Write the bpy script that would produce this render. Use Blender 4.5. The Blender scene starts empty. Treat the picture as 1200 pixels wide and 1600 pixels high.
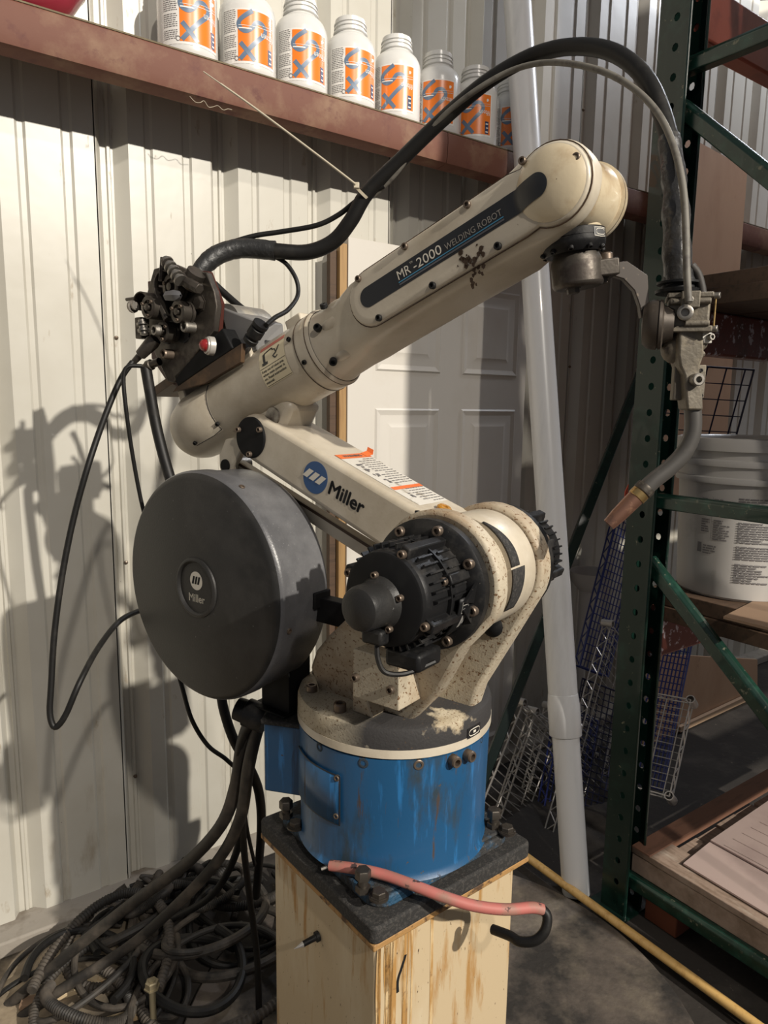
import bpy, bmesh, math, random
from mathutils import Matrix, Vector
random.seed(7)
S = bpy.context.scene
COL = S.collection
PI = math.pi
# ---------------------------------------------------------------- camera
F = 1090.0; PIT = math.radians(8.7); ROLL = math.radians(.8); EYE = Vector((0, 0, 1.45))
_r0 = Vector((1, 0, 0)); _u0 = Vector((0, math.sin(PIT), math.cos(PIT))); FWD = Vector((0, math.cos(PIT), -math.sin(PIT)))
CR = math.cos(ROLL) * _r0 + math.sin(ROLL) * _u0
CU = -math.sin(ROLL) * _r0 + math.cos(ROLL) * _u0
cam = bpy.data.cameras.new('camera'); co = bpy.data.objects.new('camera', cam); COL.objects.link(co)
m = Matrix((CR, CU, -FWD)).transposed().to_4x4(); m.translation = EYE; co.matrix_world = m
cam.sensor_fit = 'VERTICAL'; cam.sensor_height = 36.0; cam.lens = F / 1600 * 36; cam.clip_start = .05; cam.clip_end = 60
S.camera = co
# ---------------------------------------------------------------- light
wdv = Vector((math.sin(math.radians(54.9)), math.cos(math.radians(54.9)), 0)); wnv = Vector((wdv.y, -wdv.x, 0)); WB = Vector((-.741, 1.892, 0))
w = bpy.data.worlds.new('hall_ambient'); S.world = w; w.use_nodes = True
w.node_tree.nodes['Background'].inputs[0].default_value = (.90, .92, 1, 1)
w.node_tree.nodes['Background'].inputs[1].default_value = .16
def lamp(name, loc, power, size, col=(1, .93, .82)):
    l = bpy.data.lights.new(name, 'AREA'); l.shape = 'DISK'; l.size = size; l.energy = power; l.color = col
    o = bpy.data.objects.new(name, l); COL.objects.link(o); o.location = loc
    o.rotation_euler = (Vector((.05, 1.6, 1.2)) - Vector(loc)).to_track_quat('-Z', 'Y').to_euler()
    return o
lamp('bay_lamp', WB + wdv * 1.95 + wnv * 9.0 + Vector((0, 0, 5.7)), 1150, .16)
lamp('bay_lamp', WB + wdv * -1.2 + wnv * 8.5 + Vector((0, 0, 7.0)), 300, .3, (1, .92, .82))
lamp('far_lamp', WB + wdv * 3.7 + wnv * .75 + Vector((0, 0, 4.2)), 42, .5, (.88, .92, 1))
S.view_settings.view_transform = 'Standard'; S.view_settings.look = 'None'; S.view_settings.gamma = 1
S.view_settings.use_curve_mapping = False; S.view_settings.exposure = 0
# ---------------------------------------------------------------- frames
def frame(o, xd, yd, zd=None):
    xd = Vector(xd).normalized(); yd = Vector(yd).normalized()
    zd = Vector(zd) if zd else xd.cross(yd)
    m = Matrix((xd, yd, zd.normalized())).transposed().to_4x4(); m.translation = Vector(o); return m
I4 = Matrix.Identity(4)
WF = frame(WB, wdv, -wnv)                                      # wall: x along, y into the wall, z up
A_ = math.radians(37)
ORI = Vector((.0231, 1.1781, 0))
E1 = Vector((math.cos(A_), -math.sin(A_), 0)); E2 = Vector((math.sin(A_), math.cos(A_), 0))
RF = frame(ORI, E1, E2)                                        # robot
pb = math.radians(38.3)
PF = frame(ORI, (math.cos(pb), math.sin(pb), 0), (-math.sin(pb), math.cos(pb), 0))   # pedestal
def sub(fr, o, ang):                                           # frame turned in the x-z plane
    c, s = math.cos(ang), math.sin(ang)
    return fr @ frame(o, (c, 0, s), (0, 1, 0))
AF = sub(RF, (-.510, 0, 1.402), math.radians(22.13))           # forearm: x along it
UF = sub(RF, (-.296, 0, 1.388), math.radians(-21.35))          # upper arm: x towards the shoulder
TF = frame((.258, 1.026, 1.680), (1, 0, 0), (0, 1, 0))         # torch
RK = WF @ Matrix.Translation((1.133, -.824, 0))                # rack, from its rear left post
KD = .9553                                                      # the arm above the shoulder stands this much nearer the viewer than the base
KS = Matrix.Translation(EYE) @ Matrix.Scale(KD, 4) @ Matrix.Translation(-EYE)
RU = KS @ RF; AF = KS @ AF; UF = KS @ UF
TF = frame((.252 , 1.0, 1.674), (1, 0, 0), (0, 1, 0)); TF = KS @ TF
def ray(u, v): return CR * ((u - 600) / F) + CU * ((800 - v) / F) + FWD
def isect(u, v, p, n):
    r = ray(u, v); return EYE + r * ((Vector(p) - EYE).dot(n) / r.dot(n))
def at(u, v, d): return EYE + ray(u, v) * d                    # photograph point at a depth -> place in the hall
def onz(u, v, z): return isect(u, v, (0, 0, z), Vector((0, 0, 1)))
def onf(fr, u, v, y):                                          # on plane y=const of a frame, as (x,z)
    n = fr.to_3x3() @ Vector((0, 1, 0)); X = fr.inverted() @ isect(u, v, fr @ Vector((0, y, 0)), n); return X.x, X.z
# ---------------------------------------------------------------- materials
def mat(name, col, rough=.5, metal=0, spots=(), bump=None, coat=0, trans=0, emit=None, sheen=None):
    mt = bpy.data.materials.new(name); mt.use_nodes = True; nt = mt.node_tree; N = nt.nodes; L = nt.links
    b = N['Principled BSDF']; b.inputs['Roughness'].default_value = rough; b.inputs['Metallic'].default_value = metal
    b.inputs['Coat Weight'].default_value = coat; b.inputs['Transmission Weight'].default_value = trans
    c4 = (*col, 1); b.inputs['Base Color'].default_value = c4
    if emit: b.inputs['Emission Color'].default_value = (*emit[0], 1); b.inputs['Emission Strength'].default_value = emit[1]
    tc = N.new('ShaderNodeTexCoord'); prev = None; pr = None
    for sp in spots:                                           # colour, scale, threshold, softness, stretch, roughness
        c, sc, th, wdt, st = sp[:5]
        mp = N.new('ShaderNodeMapping'); mp.inputs['Scale'].default_value = st; L.new(tc.outputs['Object'], mp.inputs['Vector'])
        mp.inputs['Location'].default_value = (random.random() * 9, random.random() * 9, random.random() * 9)
        nz = N.new('ShaderNodeTexNoise'); nz.inputs['Scale'].default_value = sc; nz.inputs['Detail'].default_value = 6; nz.inputs['Roughness'].default_value = .62
        L.new(mp.outputs[0], nz.inputs['Vector'])
        mr = N.new('ShaderNodeMapRange'); mr.inputs['From Min'].default_value = th; mr.inputs['From Max'].default_value = th + wdt
        L.new(nz.outputs['Fac'], mr.inputs['Value'])
        fac = mr.outputs[0]
        if len(sp) > 6:                                        # limited to a height band of the thing itself: (axis, from, to)
            ax, a0, a1 = sp[6]; sx = N.new('ShaderNodeSeparateXYZ'); L.new(tc.outputs['Object'], sx.inputs[0])
            m2 = N.new('ShaderNodeMapRange'); m2.inputs['From Min'].default_value = a0; m2.inputs['From Max'].default_value = a1
            L.new(sx.outputs[ax], m2.inputs['Value'])
            mu = N.new('ShaderNodeMath'); mu.operation = 'MULTIPLY'; L.new(fac, mu.inputs[0]); L.new(m2.outputs[0], mu.inputs[1]); fac = mu.outputs[0]
        mx = N.new('ShaderNodeMix'); mx.data_type = 'RGBA'; L.new(fac, mx.inputs['Factor'])
        if prev: L.new(prev, mx.inputs['A'])
        else: mx.inputs['A'].default_value = c4
        mx.inputs['B'].default_value = (*c, 1); prev = mx.outputs['Result']
        if len(sp) > 5 and sp[5] is not None:
            mm = N.new('ShaderNodeMix'); L.new(fac, mm.inputs['Factor'])
            if pr: L.new(pr, mm.inputs['A'])
            else: mm.inputs['A'].default_value = rough
            mm.inputs['B'].default_value = sp[5]; pr = mm.outputs['Result']
    if prev: L.new(prev, b.inputs['Base Color'])
    if pr: L.new(pr, b.inputs['Roughness'])
    if bump:
        nz = N.new('ShaderNodeTexNoise'); nz.inputs['Scale'].default_value = bump[0]; nz.inputs['Detail'].default_value = 4
        mp = N.new('ShaderNodeMapping'); L.new(tc.outputs['Object'], mp.inputs[0]); L.new(mp.outputs[0], nz.inputs['Vector'])
        if len(bump) > 3: mp.inputs['Scale'].default_value = bump[3]
        bp = N.new('ShaderNodeBump'); bp.inputs['Strength'].default_value = bump[1]; bp.inputs['Distance'].default_value = bump[2]
        L.new(nz.outputs['Fac'], bp.inputs['Height']); L.new(bp.outputs[0], b.inputs['Normal'])
    return mt
u1 = (1, 1, 1)
CREAM = mat('cream paint', (.56, .50, .40), .38, 0, [((.40, .34, .25), 9, .45, .3, u1), ((.13, .08, .045), 190, .70, .05, u1, .7), ((.16, .10, .06), 11, .66, .12, u1, .6)], (260, .12, .001), coat=.15)
CREAMW = mat('cream paint wrist', (.58, .49, .34), .3, 0, [((.34, .22, .11), 12, .52, .22, u1), ((.10, .06, .035), 200, .70, .05, u1, .7)], (200, .12, .001), coat=.4)
CREAMS = mat('speckled cream paint', (.46, .40, .30), .55, 0, [((.28, .19, .11), 8, .46, .25, u1), ((.15, .08, .035), 190, .57, .06, u1, .8), ((.045, .04, .036), 9, .66, .08, u1, .8)], (300, .3, .0015))
CREAMT = mat('sooty turret paint', (.48, .42, .31), .6, 0, [((.28, .21, .12), 8, .48, .25, u1), ((.14, .08, .035), 260, .58, .06, u1, .8), ((.028, .026, .026), 9, .37, .06, u1, .75, (0, -.02, .06)), ((.10, .06, .03), 180, .64, .08, u1)], (220, .4, .002))
BLUE = mat('blue paint', (.011, .072, .17), .42, 0, [((.02, .135, .33), 22, .56, .12, (3, 3, .35)), ((.018, .035, .05), 9, .55, .12, (1.5, 1.5, .5), .7), ((.05, .035, .03), 26, .62, .05, (2, 2, .2), .8), ((.07, .05, .035), 90, .68, .04, u1, .8)], (150, .15, .001), coat=.1)
BLUEG = mat('grimy blue paint', (.02, .07, .13), .6, 0, [((.03, .03, .03), 14, .42, .12, u1, .9), ((.11, .10, .09), 120, .6, .06, u1, .9)], (180, .8, .004))
SOOT = mat('sooty plate', (.022, .021, .02), .85, 0, [((.05, .046, .042), 200, .5, .1, u1), ((.12, .11, .10), 500, .66, .05, u1)], (500, .8, .0012))
BLACK = mat('black cast paint', (.009, .009, .0095), .45, 0, [((.030, .028, .026), 25, .5, .2, u1, .6), ((.12, .10, .08), 220, .70, .05, u1, .8)], (240, .25, .0008))
DISC = mat('black cap', (.006, .006, .0065), .65, 0, [((.010, .010, .010), 40, .5, .2, u1)])
SPOOL = mat('charcoal moulded plastic', (.018, .0175, .017), .42, 0, [((.036, .034, .032), 9, .5, .2, u1, .5), ((.16, .16, .16), 130, .70, .04, u1, .6), ((.022, .022, .022), 4, .5, .3, u1)], (320, .22, .0012))
SPOOL_LIT = mat('charcoal moulded plastic rim', (.085, .085, .09), .34, 0, [((.15, .15, .155), 8, .48, .25, u1, .42), ((.28, .28, .28), 260, .66, .05, u1, .55)], (320, .25, .0012))  # lighter copy of the face plastic, side light on the rim painted in
STEEL = mat('worn steel', (.30, .28, .25), .4, .85, [((.10, .08, .065), 30, .5, .2, u1, .6)], (150, .3, .001))
DSTEEL = mat('dark oily steel', (.085, .074, .062), .42, .7, [((.05, .04, .035), 35, .5, .15, u1, .6), ((.30, .26, .20), 25, .64, .1, u1, .4)], (150, .3, .001))
DUSTY = mat('dusty aluminium', (.16, .14, .11), .6, .35, [((.24, .205, .15), 35, .52, .15, u1, .8), ((.05, .04, .035), 28, .58, .12, u1, .6)], (150, .5, .002))
SCREW = mat('dirty screw steel', (.16, .12, .09), .45, .7, [((.30, .26, .22), 80, .5, .2, u1)])
CHROME = mat('chrome wire', (.50, .47, .43), .35, .35, [((.2, .18, .15), 60, .6, .15, u1, .5)])
BRASS = mat('brass', (.55, .38, .16), .3, .95, [((.25, .15, .06), 90, .5, .2, u1)])
COPPER = mat('heat-stained copper', (.30, .16, .11), .38, .8, [((.16, .10, .08), 40, .5, .2, u1), ((.5, .28, .18), 60, .62, .1, u1)])
RUBBER = mat('black rubber', (.009, .0085, .008), .5, 0, [((.028, .025, .021), 14, .54, .2, u1, .7), ((.25, .20, .15), 160, .74, .04, u1, .8)], (100, .2, .001))
DUSTRUB = mat('dusty rubber', (.018, .016, .014), .6, 0, [((.085, .070, .055), 10, .45, .2, u1, .8), ((.30, .24, .17), 160, .72, .05, u1, .8)], (100, .3, .001))
GREYRUB = mat('grey wire jacket', (.14, .13, .11), .6, 0, [((.06, .05, .045), 40, .5, .2, u1)])
TAPE = mat('creased tape', (.045, .045, .047), .3, .2, [((.03, .028, .026), 30, .48, .1, u1, .5), ((.30, .29, .28), 40, .64, .06, (1, 1, .4), .25)], (40, .8, .006))
PINK = mat('stained red hose', (.42, .13, .11), .6, 0, [((.28, .16, .12), 20, .45, .2, u1), ((.05, .03, .03), 55, .58, .05, u1, .8)])
PEDM = mat('rust-stained cream steel', (.52, .41, .26), .5, 0, [((.60, .51, .36), 7, .5, .2, (1, 1, .3)), ((.38, .21, .07), 16, .56, .1, (1.6, 1.6, .22), .6), ((.09, .055, .03), 170, .66, .04, (1, 1, .4), .7)], (60, .15, .001), coat=.1)
RUSTE = mat('rusty seam', (.36, .20, .07), .7, 0, [((.09, .05, .025), 35, .5, .1, u1), ((.6, .48, .3), 40, .62, .08, u1)], (80, .6, .003))
DECAL = mat('print black', (.012, .012, .013), .4)
DEC2 = mat('satin black label', (.016, .018, .022), .38, 0, [((.5, .5, .5), 150, .76, .02, u1)])
WHT = mat('print cream', (.68, .64, .55), .5)
LOGOB = mat('print blue', (.035, .09, .22), .45)
CYAN = mat('print light blue', (.06, .25, .42), .45)
ORNG = mat('print orange', (.72, .16, .04), .5, 0, [((.45, .2, .1), 60, .62, .05, u1)])
LABW = mat('label white', (.62, .59, .53), .5, 0, [((.3, .26, .2), 40, .55, .12, u1)])
LABY = mat('label yellowed', (.66, .58, .40), .5)
REDP = mat('print faded red', (.5, .16, .12), .5)
GREYP = mat('print grey', (.16, .15, .15), .5)
AMBER = mat('amber plastic cap', (.42, .19, .02), .25, 0, coat=.5)
REDL = mat('red lamp dome', (.22, .012, .012), .12, 0, coat=1)
REDD = mat('dark red panel', (.06, .014, .009), .45)
BROWNP = mat('brown rusted channel', (.06, .035, .02), .5, .3, [((.14, .08, .04), 20, .5, .2, u1)])
WALLM = mat('off-white steel siding', (.53, .51, .45), .36, 0, [((.47, .445, .38), 2.2, .45, .25, u1), ((.33, .27, .19), 26, .66, .10, (1, 1, .35), .7), ((.24, .18, .11), 4, .58, .2, (2.5, 2.5, .7), .6, (2, .9, .05)), ((.09, .07, .05), 120, .72, .03, u1, .8)], (3, .15, .02), coat=.1)
DOORM = mat('white door paint', (.58, .55, .50), .5, 0, [((.53, .49, .43), 5, .5, .3, u1)], (60, .12, .001))
WOODE = mat('bare wood edge', (.36, .22, .09), .6, 0, [((.24, .13, .05), 30, .5, .2, (3, 3, .2))])
BEAMM = mat('rust-red primed steel', (.155, .060, .038), .7, 0, [((.23, .13, .08), 7, .48, .18, u1, .7), ((.12, .04, .03), 18, .56, .12, u1), ((.5, .38, .28), 60, .73, .03, u1)], (40, .25, .002))
DUSTM = mat('dust on steel', (.16, .13, .08), .9, 0, [((.24, .20, .13), 60, .5, .2, u1)], (90, .6, .003))
RKBEAM = mat('worn red rack beam', (.17, .05, .035), .4, .1, [((.10, .045, .03), 12, .5, .2, u1), ((.62, .56, .60), 34, .56, .05, (1, 1, 1), .6)], (60, .3, .002))
RKRED = mat('red rack beam', (.34, .085, .055), .35, 0, [((.2, .05, .035), 9, .5, .2, u1)], (30, .2, .002), coat=.3)
GREEN = mat('dark green rack paint', (.004, .017, .012), .33, 0, [((.009, .034, .025), 14, .54, .15, u1), ((.20, .19, .13), 50, .66, .06, u1, .7)], (60, .15, .001), coat=.25)
GREENB = mat('scuffed green brace paint', (.006, .028, .019), .32, 0, [((.014, .055, .038), 20, .5, .15, u1), ((.16, .16, .11), 70, .62, .07, u1, .6)], (60, .2, .001), coat=.25)
PVC = mat('grey-white plastic pipe', (.66, .66, .66), .32, 0, [((.56, .56, .56), 5, .5, .2, (3, 3, .3))], coat=.3)
JUG = mat('milky plastic', (.78, .77, .74), .25, 0, [((.70, .69, .66), 5, .5, .3, u1)], trans=.12, coat=.3)
JORNG = mat('orange bottle label', (.86, .21, .02), .3, coat=.4)
JBLUE = mat('slate bottle print', (.13, .19, .28), .35, coat=.3)
JNAVY = mat('navy bottle print', (.03, .05, .12), .35)
JWHITE = mat('white bottle label', (.80, .78, .74), .35, coat=.3)
PLY = mat('plywood', (.56, .36, .23), .6, 0, [((.48, .29, .18), 5, .45, .25, (1, 1, .4)), ((.28, .15, .09), 22, .66, .08, (2, 2, .5))], (40, .1, .001))
CARD = mat('kraft cardboard', (.26, .17, .11), .75, 0, [((.22, .14, .09), 5, .5, .2, u1)])
CARDG = mat('greyed cardboard', (.44, .34, .31), .5, 0, [((.36, .27, .25), 5, .5, .2, u1)], coat=.2)
PALW = mat('weathered pallet wood', (.30, .22, .17), .75, 0, [((.20, .14, .10), 14, .45, .2, (6, 1, 1)), ((.38, .31, .25), 8, .55, .15, (5, 1, 1))], (60, .5, .003))
DKWOOD = mat('dark timber', (.085, .05, .03), .7, 0, [((.05, .03, .018), 20, .5, .2, (.3, 4, 3))], (60, .4, .003))
BUCK = mat('white bucket plastic', (.45, .43, .405), .4, 0, [((.35, .33, .30), 6, .56, .1, u1)], coat=.1)
NAVY = mat('navy wire coating', (.015, .028, .16), .35, 0, coat=.3)
NAVYD = mat('dark navy wire coating', (.01, .012, .04), .35, 0)
CONC = mat('dusty concrete', (.022, .018, .015), .85, 0, [((.40, .32, .22), 3, .30, .2, u1, .85, (0, -.62, -.82)), ((.05, .042, .035), 6, .5, .2, u1), ((.12, .10, .08), 60, .66, .06, u1)], (50, .5, .004))  # dark base paints in the shade, pale left end paints in the lamplight
CURBM = mat('stained curb', (.30, .27, .23), .8, 0, [((.15, .12, .09), 10, .5, .2, u1)], (50, .4, .003))
PLATEM = mat('sooty steel plate', (.12, .10, .085), .6, .2, [((.20, .17, .13), 7, .5, .2, u1), ((.03, .027, .025), 3.2, .48, .12, u1, .8), ((.5, .45, .4), 120, .74, .03, u1, .4)], (60, .6, .004))
STICK = mat('varnished pine', (.66, .42, .15), .35, 0, [((.5, .29, .09), 12, .5, .2, (6, 6, .4))], coat=.3)
BOWL = mat('matt white plastic', (.55, .52, .48), .45)
ORTAG = mat('orange tag', (.8, .10, .04), .5)
PINKB = mat('pink enamelled bowl', (.55, .05, .09), .25, 0, coat=.6)
ZIPM = mat('aged nylon', (.52, .46, .35), .45)
for m_, v_ in ((BLACK, .25), (DISC, .2), (SPOOL, .3), (RUBBER, .3), (GREEN, .4)): m_.node_tree.nodes['Principled BSDF'].inputs['Specular IOR Level'].default_value = v_
# ---------------------------------------------------------------- mesh builder
WM = {}
class MB:
    def __init__(s, fr=I4): s.v = []; s.f = []; s.fr = fr
    def add(s, vs, fs):
        o = len(s.v); s.v += [Vector(a) for a in vs]; s.f += [tuple(o + i for i in f) for f in fs]; return s
    def box(s, x0, x1, y0, y1, z0, z1, M=None):
        vs = [Vector((x, y, z)) for z in (z0, z1) for y in (y0, y1) for x in (x0, x1)]
        if M: vs = [M @ a for a in vs]
        return s.add(vs, [(0, 2, 3, 1), (4, 5, 7, 6), (0, 1, 5, 4), (2, 6, 7, 3), (0, 4, 6, 2), (1, 3, 7, 5)])
    def lathe(s, o, ax, prof, n=32, a0=0, a1=2 * PI):
        o = Vector(o); ax = Vector(ax).normalized(); t = Vector((0, 0, 1)) if abs(ax.z) < .9 else Vector((1, 0, 0))
        e = ax.cross(t).normalized(); g = ax.cross(e); full = abs(a1 - a0) > 6.28; k = n if full else n + 1
        vs = []; fs = []
        for (h, r) in prof:
            for i in range(k):
                a = a0 + (a1 - a0) * i / n; vs.append(o + ax * h + (e * math.cos(a) + g * math.sin(a)) * max(r, 1e-5))
        for j in range(len(prof) - 1):
            for i in range(n):
                i2 = (i + 1) % k if full else i + 1
                fs.append((j * k + i, j * k + i2, (j + 1) * k + i2, (j + 1) * k + i))
        return s.add(vs, fs)
    def cyl(s, a, b, r, r2=None, n=24):
        a = Vector(a); b = Vector(b); h = (b - a).length; r2 = r if r2 is None else r2
        return s.lathe(a, b - a, [(0, 0), (0, r), (h, r2), (h, 0)], n)
    def prism(s, pts, y0, y1):                                   # x-z outline swept along y
        n = len(pts); vs = [(x, y0, z) for x, z in pts] + [(x, y1, z) for x, z in pts]
        return s.add(vs, [tuple(range(n)), tuple(range(2 * n - 1, n - 1, -1))] + [(i, (i + 1) % n, n + (i + 1) % n, n + i) for i in range(n)])
    def prismz(s, pts, z0, z1):
        n = len(pts); vs = [(x, y, z0) for x, y in pts] + [(x, y, z1) for x, y in pts]
        return s.add(vs, [tuple(range(n)), tuple(range(2 * n - 1, n - 1, -1))] + [(i, (i + 1) % n, n + (i + 1) % n, n + i) for i in range(n)])
    def tube(s, pts, r, n=10, sm=5, rf=None, caps=True):
        P = [Vector(p) for p in pts]
        if sm > 1 and len(P) > 2:
            Q = []; R_ = []
            for i in range(len(P) - 1):
                p0 = P[max(i - 1, 0)]; p1 = P[i]; p2 = P[i + 1]; p3 = P[min(i + 2, len(P) - 1)]
                for k in range(sm):
                    t = k / sm; Q.append(.5 * ((2 * p1) + (p2 - p0) * t + (2 * p0 - 5 * p1 + 4 * p2 - p3) * t * t + (3 * p1 - p0 - 3 * p2 + p3) * t ** 3))
            Q.append(P[-1]); P = Q
        m = len(P); T = [(P[min(i + 1, m - 1)] - P[max(i - 1, 0)]).normalized() for i in range(m)]
        up = Vector((0, 0, 1)) if abs(T[0].z) < .9 else Vector((1, 0, 0)); e = T[0].cross(up).normalized(); vs = []; fs = []
        for i in range(m):
            e = (e - T[i] * e.dot(T[i])).normalized(); g = T[i].cross(e)
            rr = r if rf is None else rf(i / (m - 1), i)
            for k in range(n): a = 2 * PI * k / n; vs.append(P[i] + (e * math.cos(a) + g * math.sin(a)) * rr)
        for i in range(m - 1):
            for k in range(n): fs.append((i * n + k, i * n + (k + 1) % n, (i + 1) * n + (k + 1) % n, (i + 1) * n + k))
        if caps: fs += [tuple(range(n - 1, -1, -1)), tuple(range((m - 1) * n, m * n))]
        return s.add(vs, fs)
    def loft(s, rings, caps=True):
        n = len(rings[0]); vs = [p for r in rings for p in r]; fs = []
        for j in range(len(rings) - 1):
            for i in range(n): fs.append((j * n + i, j * n + (i + 1) % n, (j + 1) * n + (i + 1) % n, (j + 1) * n + i))
        if caps: fs += [tuple(range(n - 1, -1, -1)), tuple(range((len(rings) - 1) * n, len(rings) * n))]
        return s.add(vs, fs)
    def sphere(s, c, r, n=20, sc=(1, 1, 1)):
        k = n // 2; prof = [(-math.cos(PI * i / k), math.sin(PI * i / k)) for i in range(k + 1)]
        o = len(s.v); s.lathe((0, 0, 0), (0, 0, 1), prof, n)
        for i in range(o, len(s.v)): a = s.v[i]; s.v[i] = Vector(c) + Vector((a.x * sc[0], a.y * sc[1], a.z * sc[2])) * r
        return s
    def build(s, name, mt, parent=None, bevel=0, ang=35, loc=None, solid=0, seg=2, flat=False, fix=True):
        if parent is not None: M0 = WM[parent.name]
        elif loc is not None: M0 = Matrix.Translation(loc)
        else:
            W_ = [s.fr @ v for v in s.v]; xs = [v.x for v in W_]; ys = [v.y for v in W_]; zs = [v.z for v in W_]
            M0 = Matrix.Translation(((min(xs) + max(xs)) / 2, (min(ys) + max(ys)) / 2, min(zs)))
            R3 = s.fr.to_3x3()
            if abs(R3[2][2] - 1) < 1e-4: M0 = M0 @ R3.to_4x4()
        T = M0.inverted() @ s.fr
        me = bpy.data.meshes.new(name); me.from_pydata([T @ v for v in s.v], [], s.f); me.materials.append(mt)
        if fix:
            bm = bmesh.new(); bm.from_mesh(me); bmesh.ops.remove_doubles(bm, verts=bm.verts, dist=2e-6); bmesh.ops.recalc_face_normals(bm, faces=bm.faces); bm.to_mesh(me); bm.free()
        if not flat:
            for p in me.polygons: p.use_smooth = True
            me.set_sharp_from_angle(angle=math.radians(ang))
        o = bpy.data.objects.new(name, me); COL.objects.link(o)
        if parent is not None: o.parent = parent; WM[o.name] = M0
        else: o.matrix_world = M0; WM[o.name] = M0
        if solid: md = o.modifiers.new('thick', 'SOLIDIFY'); md.thickness = solid; md.offset = 0
        if bevel:
            md = o.modifiers.new('bev', 'BEVEL'); md.width = bevel; md.segments = seg; md.limit_method = 'ANGLE'; md.angle_limit = math.radians(40); md.harden_normals = False
        return o
def tag(o, label=None, cat=None, group=None, kind=None):
    if label: o['label'] = label
    if cat: o['category'] = cat
    if group: o['group'] = group
    if kind: o['kind'] = kind
    return o
def thing(name, fr, loc, label, cat, group=None):                # Empty at the base, turned like the frame
    o = bpy.data.objects.new(name, None); COL.objects.link(o)
    R3 = fr.to_3x3(); M0 = Matrix.Translation(fr @ Vector(loc))
    if abs(R3[2][2] - 1) < 1e-4: M0 = M0 @ R3.to_4x4()
    o.matrix_world = M0; o.empty_display_size = .05; WM[o.name] = M0
    return tag(o, label, cat, group)
# shared little hardware
def _mk(fn, name, mt):
    b = MB(); fn(b); me_o = b.build(name, mt, loc=(0, 0, 0)); me = me_o.data; bpy.data.objects.remove(me_o); return me
def _sock(b):
    b.lathe((0, 0, 0), (0, 0, 1), [(0, 0), (0, 1), (.85, 1), (1, .88), (1, .56), (.45, .50), (.45, 0)], 14)
def _hex(b):
    b.lathe((0, 0, 0), (0, 0, 1), [(0, 0), (0, 1.25), (.12, 1.25), (.12, 1), (.7, 1), (.8, .86), (.8, 0)], 6)
SOCK = {k: _mk(_sock, 'bolt', mt) for k, mt in (('d', SCREW), ('b', BLACK), ('s', STEEL), ('u', BLUEG))}
HEX = {k: _mk(_hex, 'bolt', mt) for k, mt in (('d', SCREW), ('b', BLACK), ('s', STEEL), ('u', BLUEG), ('g', DSTEEL))}
def bolt(parent, fr, p, ax, r, h=None, k='d', hexa=False, name='bolt'):
    o = bpy.data.objects.new(name, (HEX if hexa else SOCK)[k]); COL.objects.link(o); o.parent = parent
    ax = (fr.to_3x3() @ Vector(ax)).normalized(); q = Vector((0, 0, 1)).rotation_difference(ax).to_matrix().to_4x4()
    W_ = Matrix.Translation(fr @ Vector(p)) @ q @ Matrix.Diagonal((r, r, h or r, 1))
    o.matrix_local = WM[parent.name].inverted() @ W_; WM[o.name] = W_
    return o
def text_verts(txt, size, shear=0, bold=0, spacing=1):
    cu = bpy.data.curves.new('t', 'FONT'); cu.body = txt; cu.size = size; cu.shear = shear; cu.offset = bold; cu.space_character = spacing; cu.resolution_u = 3; cu.align_x = 'LEFT'
    ob = bpy.data.objects.new('t', cu); COL.objects.link(ob); dg = bpy.context.evaluated_depsgraph_get(); dg.update()
    me = ob.evaluated_get(dg).to_mesh(); vs = [v.co.copy() for v in me.vertices]; fs = [tuple(p.vertices) for p in me.polygons]
    ob.to_mesh_clear(); bpy.data.objects.remove(ob); bpy.data.curves.remove(cu); return vs, fs
def text(b, txt, size, fn, w=None, bold=0, **kw):                        # fn maps (x,y) -> point
    if bold:
        for dx, dy in ((-bold, 0), (bold, 0), (0, bold), (0, -bold)): text(b, txt, size, lambda x, y: fn(x + dx, y + dy), w, **kw)
        return b
    vs, fs = text_verts(txt, size, **kw)
    if not vs: return b
    if w: mx = max(v.x for v in vs); k = w / mx; vs = [Vector((v.x * k, v.y, 0)) for v in vs]
    return b.add([fn(v.x, v.y) for v in vs], fs)
def quadstrip(b, fn, x0, x1, y0, y1, n=1, mm=1):
    vs = [fn(x0 + (x1 - x0) * i / n, y0 + (y1 - y0) * j / mm) for j in range(mm + 1) for i in range(n + 1)]
    return b.add(vs, [(j * (n + 1) + i, j * (n + 1) + i + 1, (j + 1) * (n + 1) + i + 1, (j + 1) * (n + 1) + i) for j in range(mm) for i in range(n)])
def ribbon(b, fn, pts, w, sm=6):
    P = [Vector((x, y, 0)) for x, y in pts]; Q = []
    for i in range(len(P) - 1):
        p0 = P[max(i - 1, 0)]; p1 = P[i]; p2 = P[i + 1]; p3 = P[min(i + 2, len(P) - 1)]
        for k in range(sm):
            t = k / sm; Q.append(.5 * ((2 * p1) + (p2 - p0) * t + (2 * p0 - 5 * p1 + 4 * p2 - p3) * t * t + (3 * p1 - p0 - 3 * p2 + p3) * t ** 3))
    Q.append(P[-1]); vs = []
    for i, q in enumerate(Q):
        t = (Q[min(i + 1, len(Q) - 1)] - Q[max(i - 1, 0)]).normalized(); nn = Vector((-t.y, t.x, 0)) * w / 2
        vs += [fn((q + nn).x, (q + nn).y), fn((q - nn).x, (q - nn).y)]
    return b.add(vs, [(2 * i, 2 * i + 1, 2 * i + 3, 2 * i + 2) for i in range(len(Q) - 1)])
def arc(cx, cz, r, a0, a1, n=12): return [(cx + r * math.cos(math.radians(a0 + (a1 - a0) * i / n)), cz + r * math.sin(math.radians(a0 + (a1 - a0) * i / n))) for i in range(n + 1)]
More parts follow.
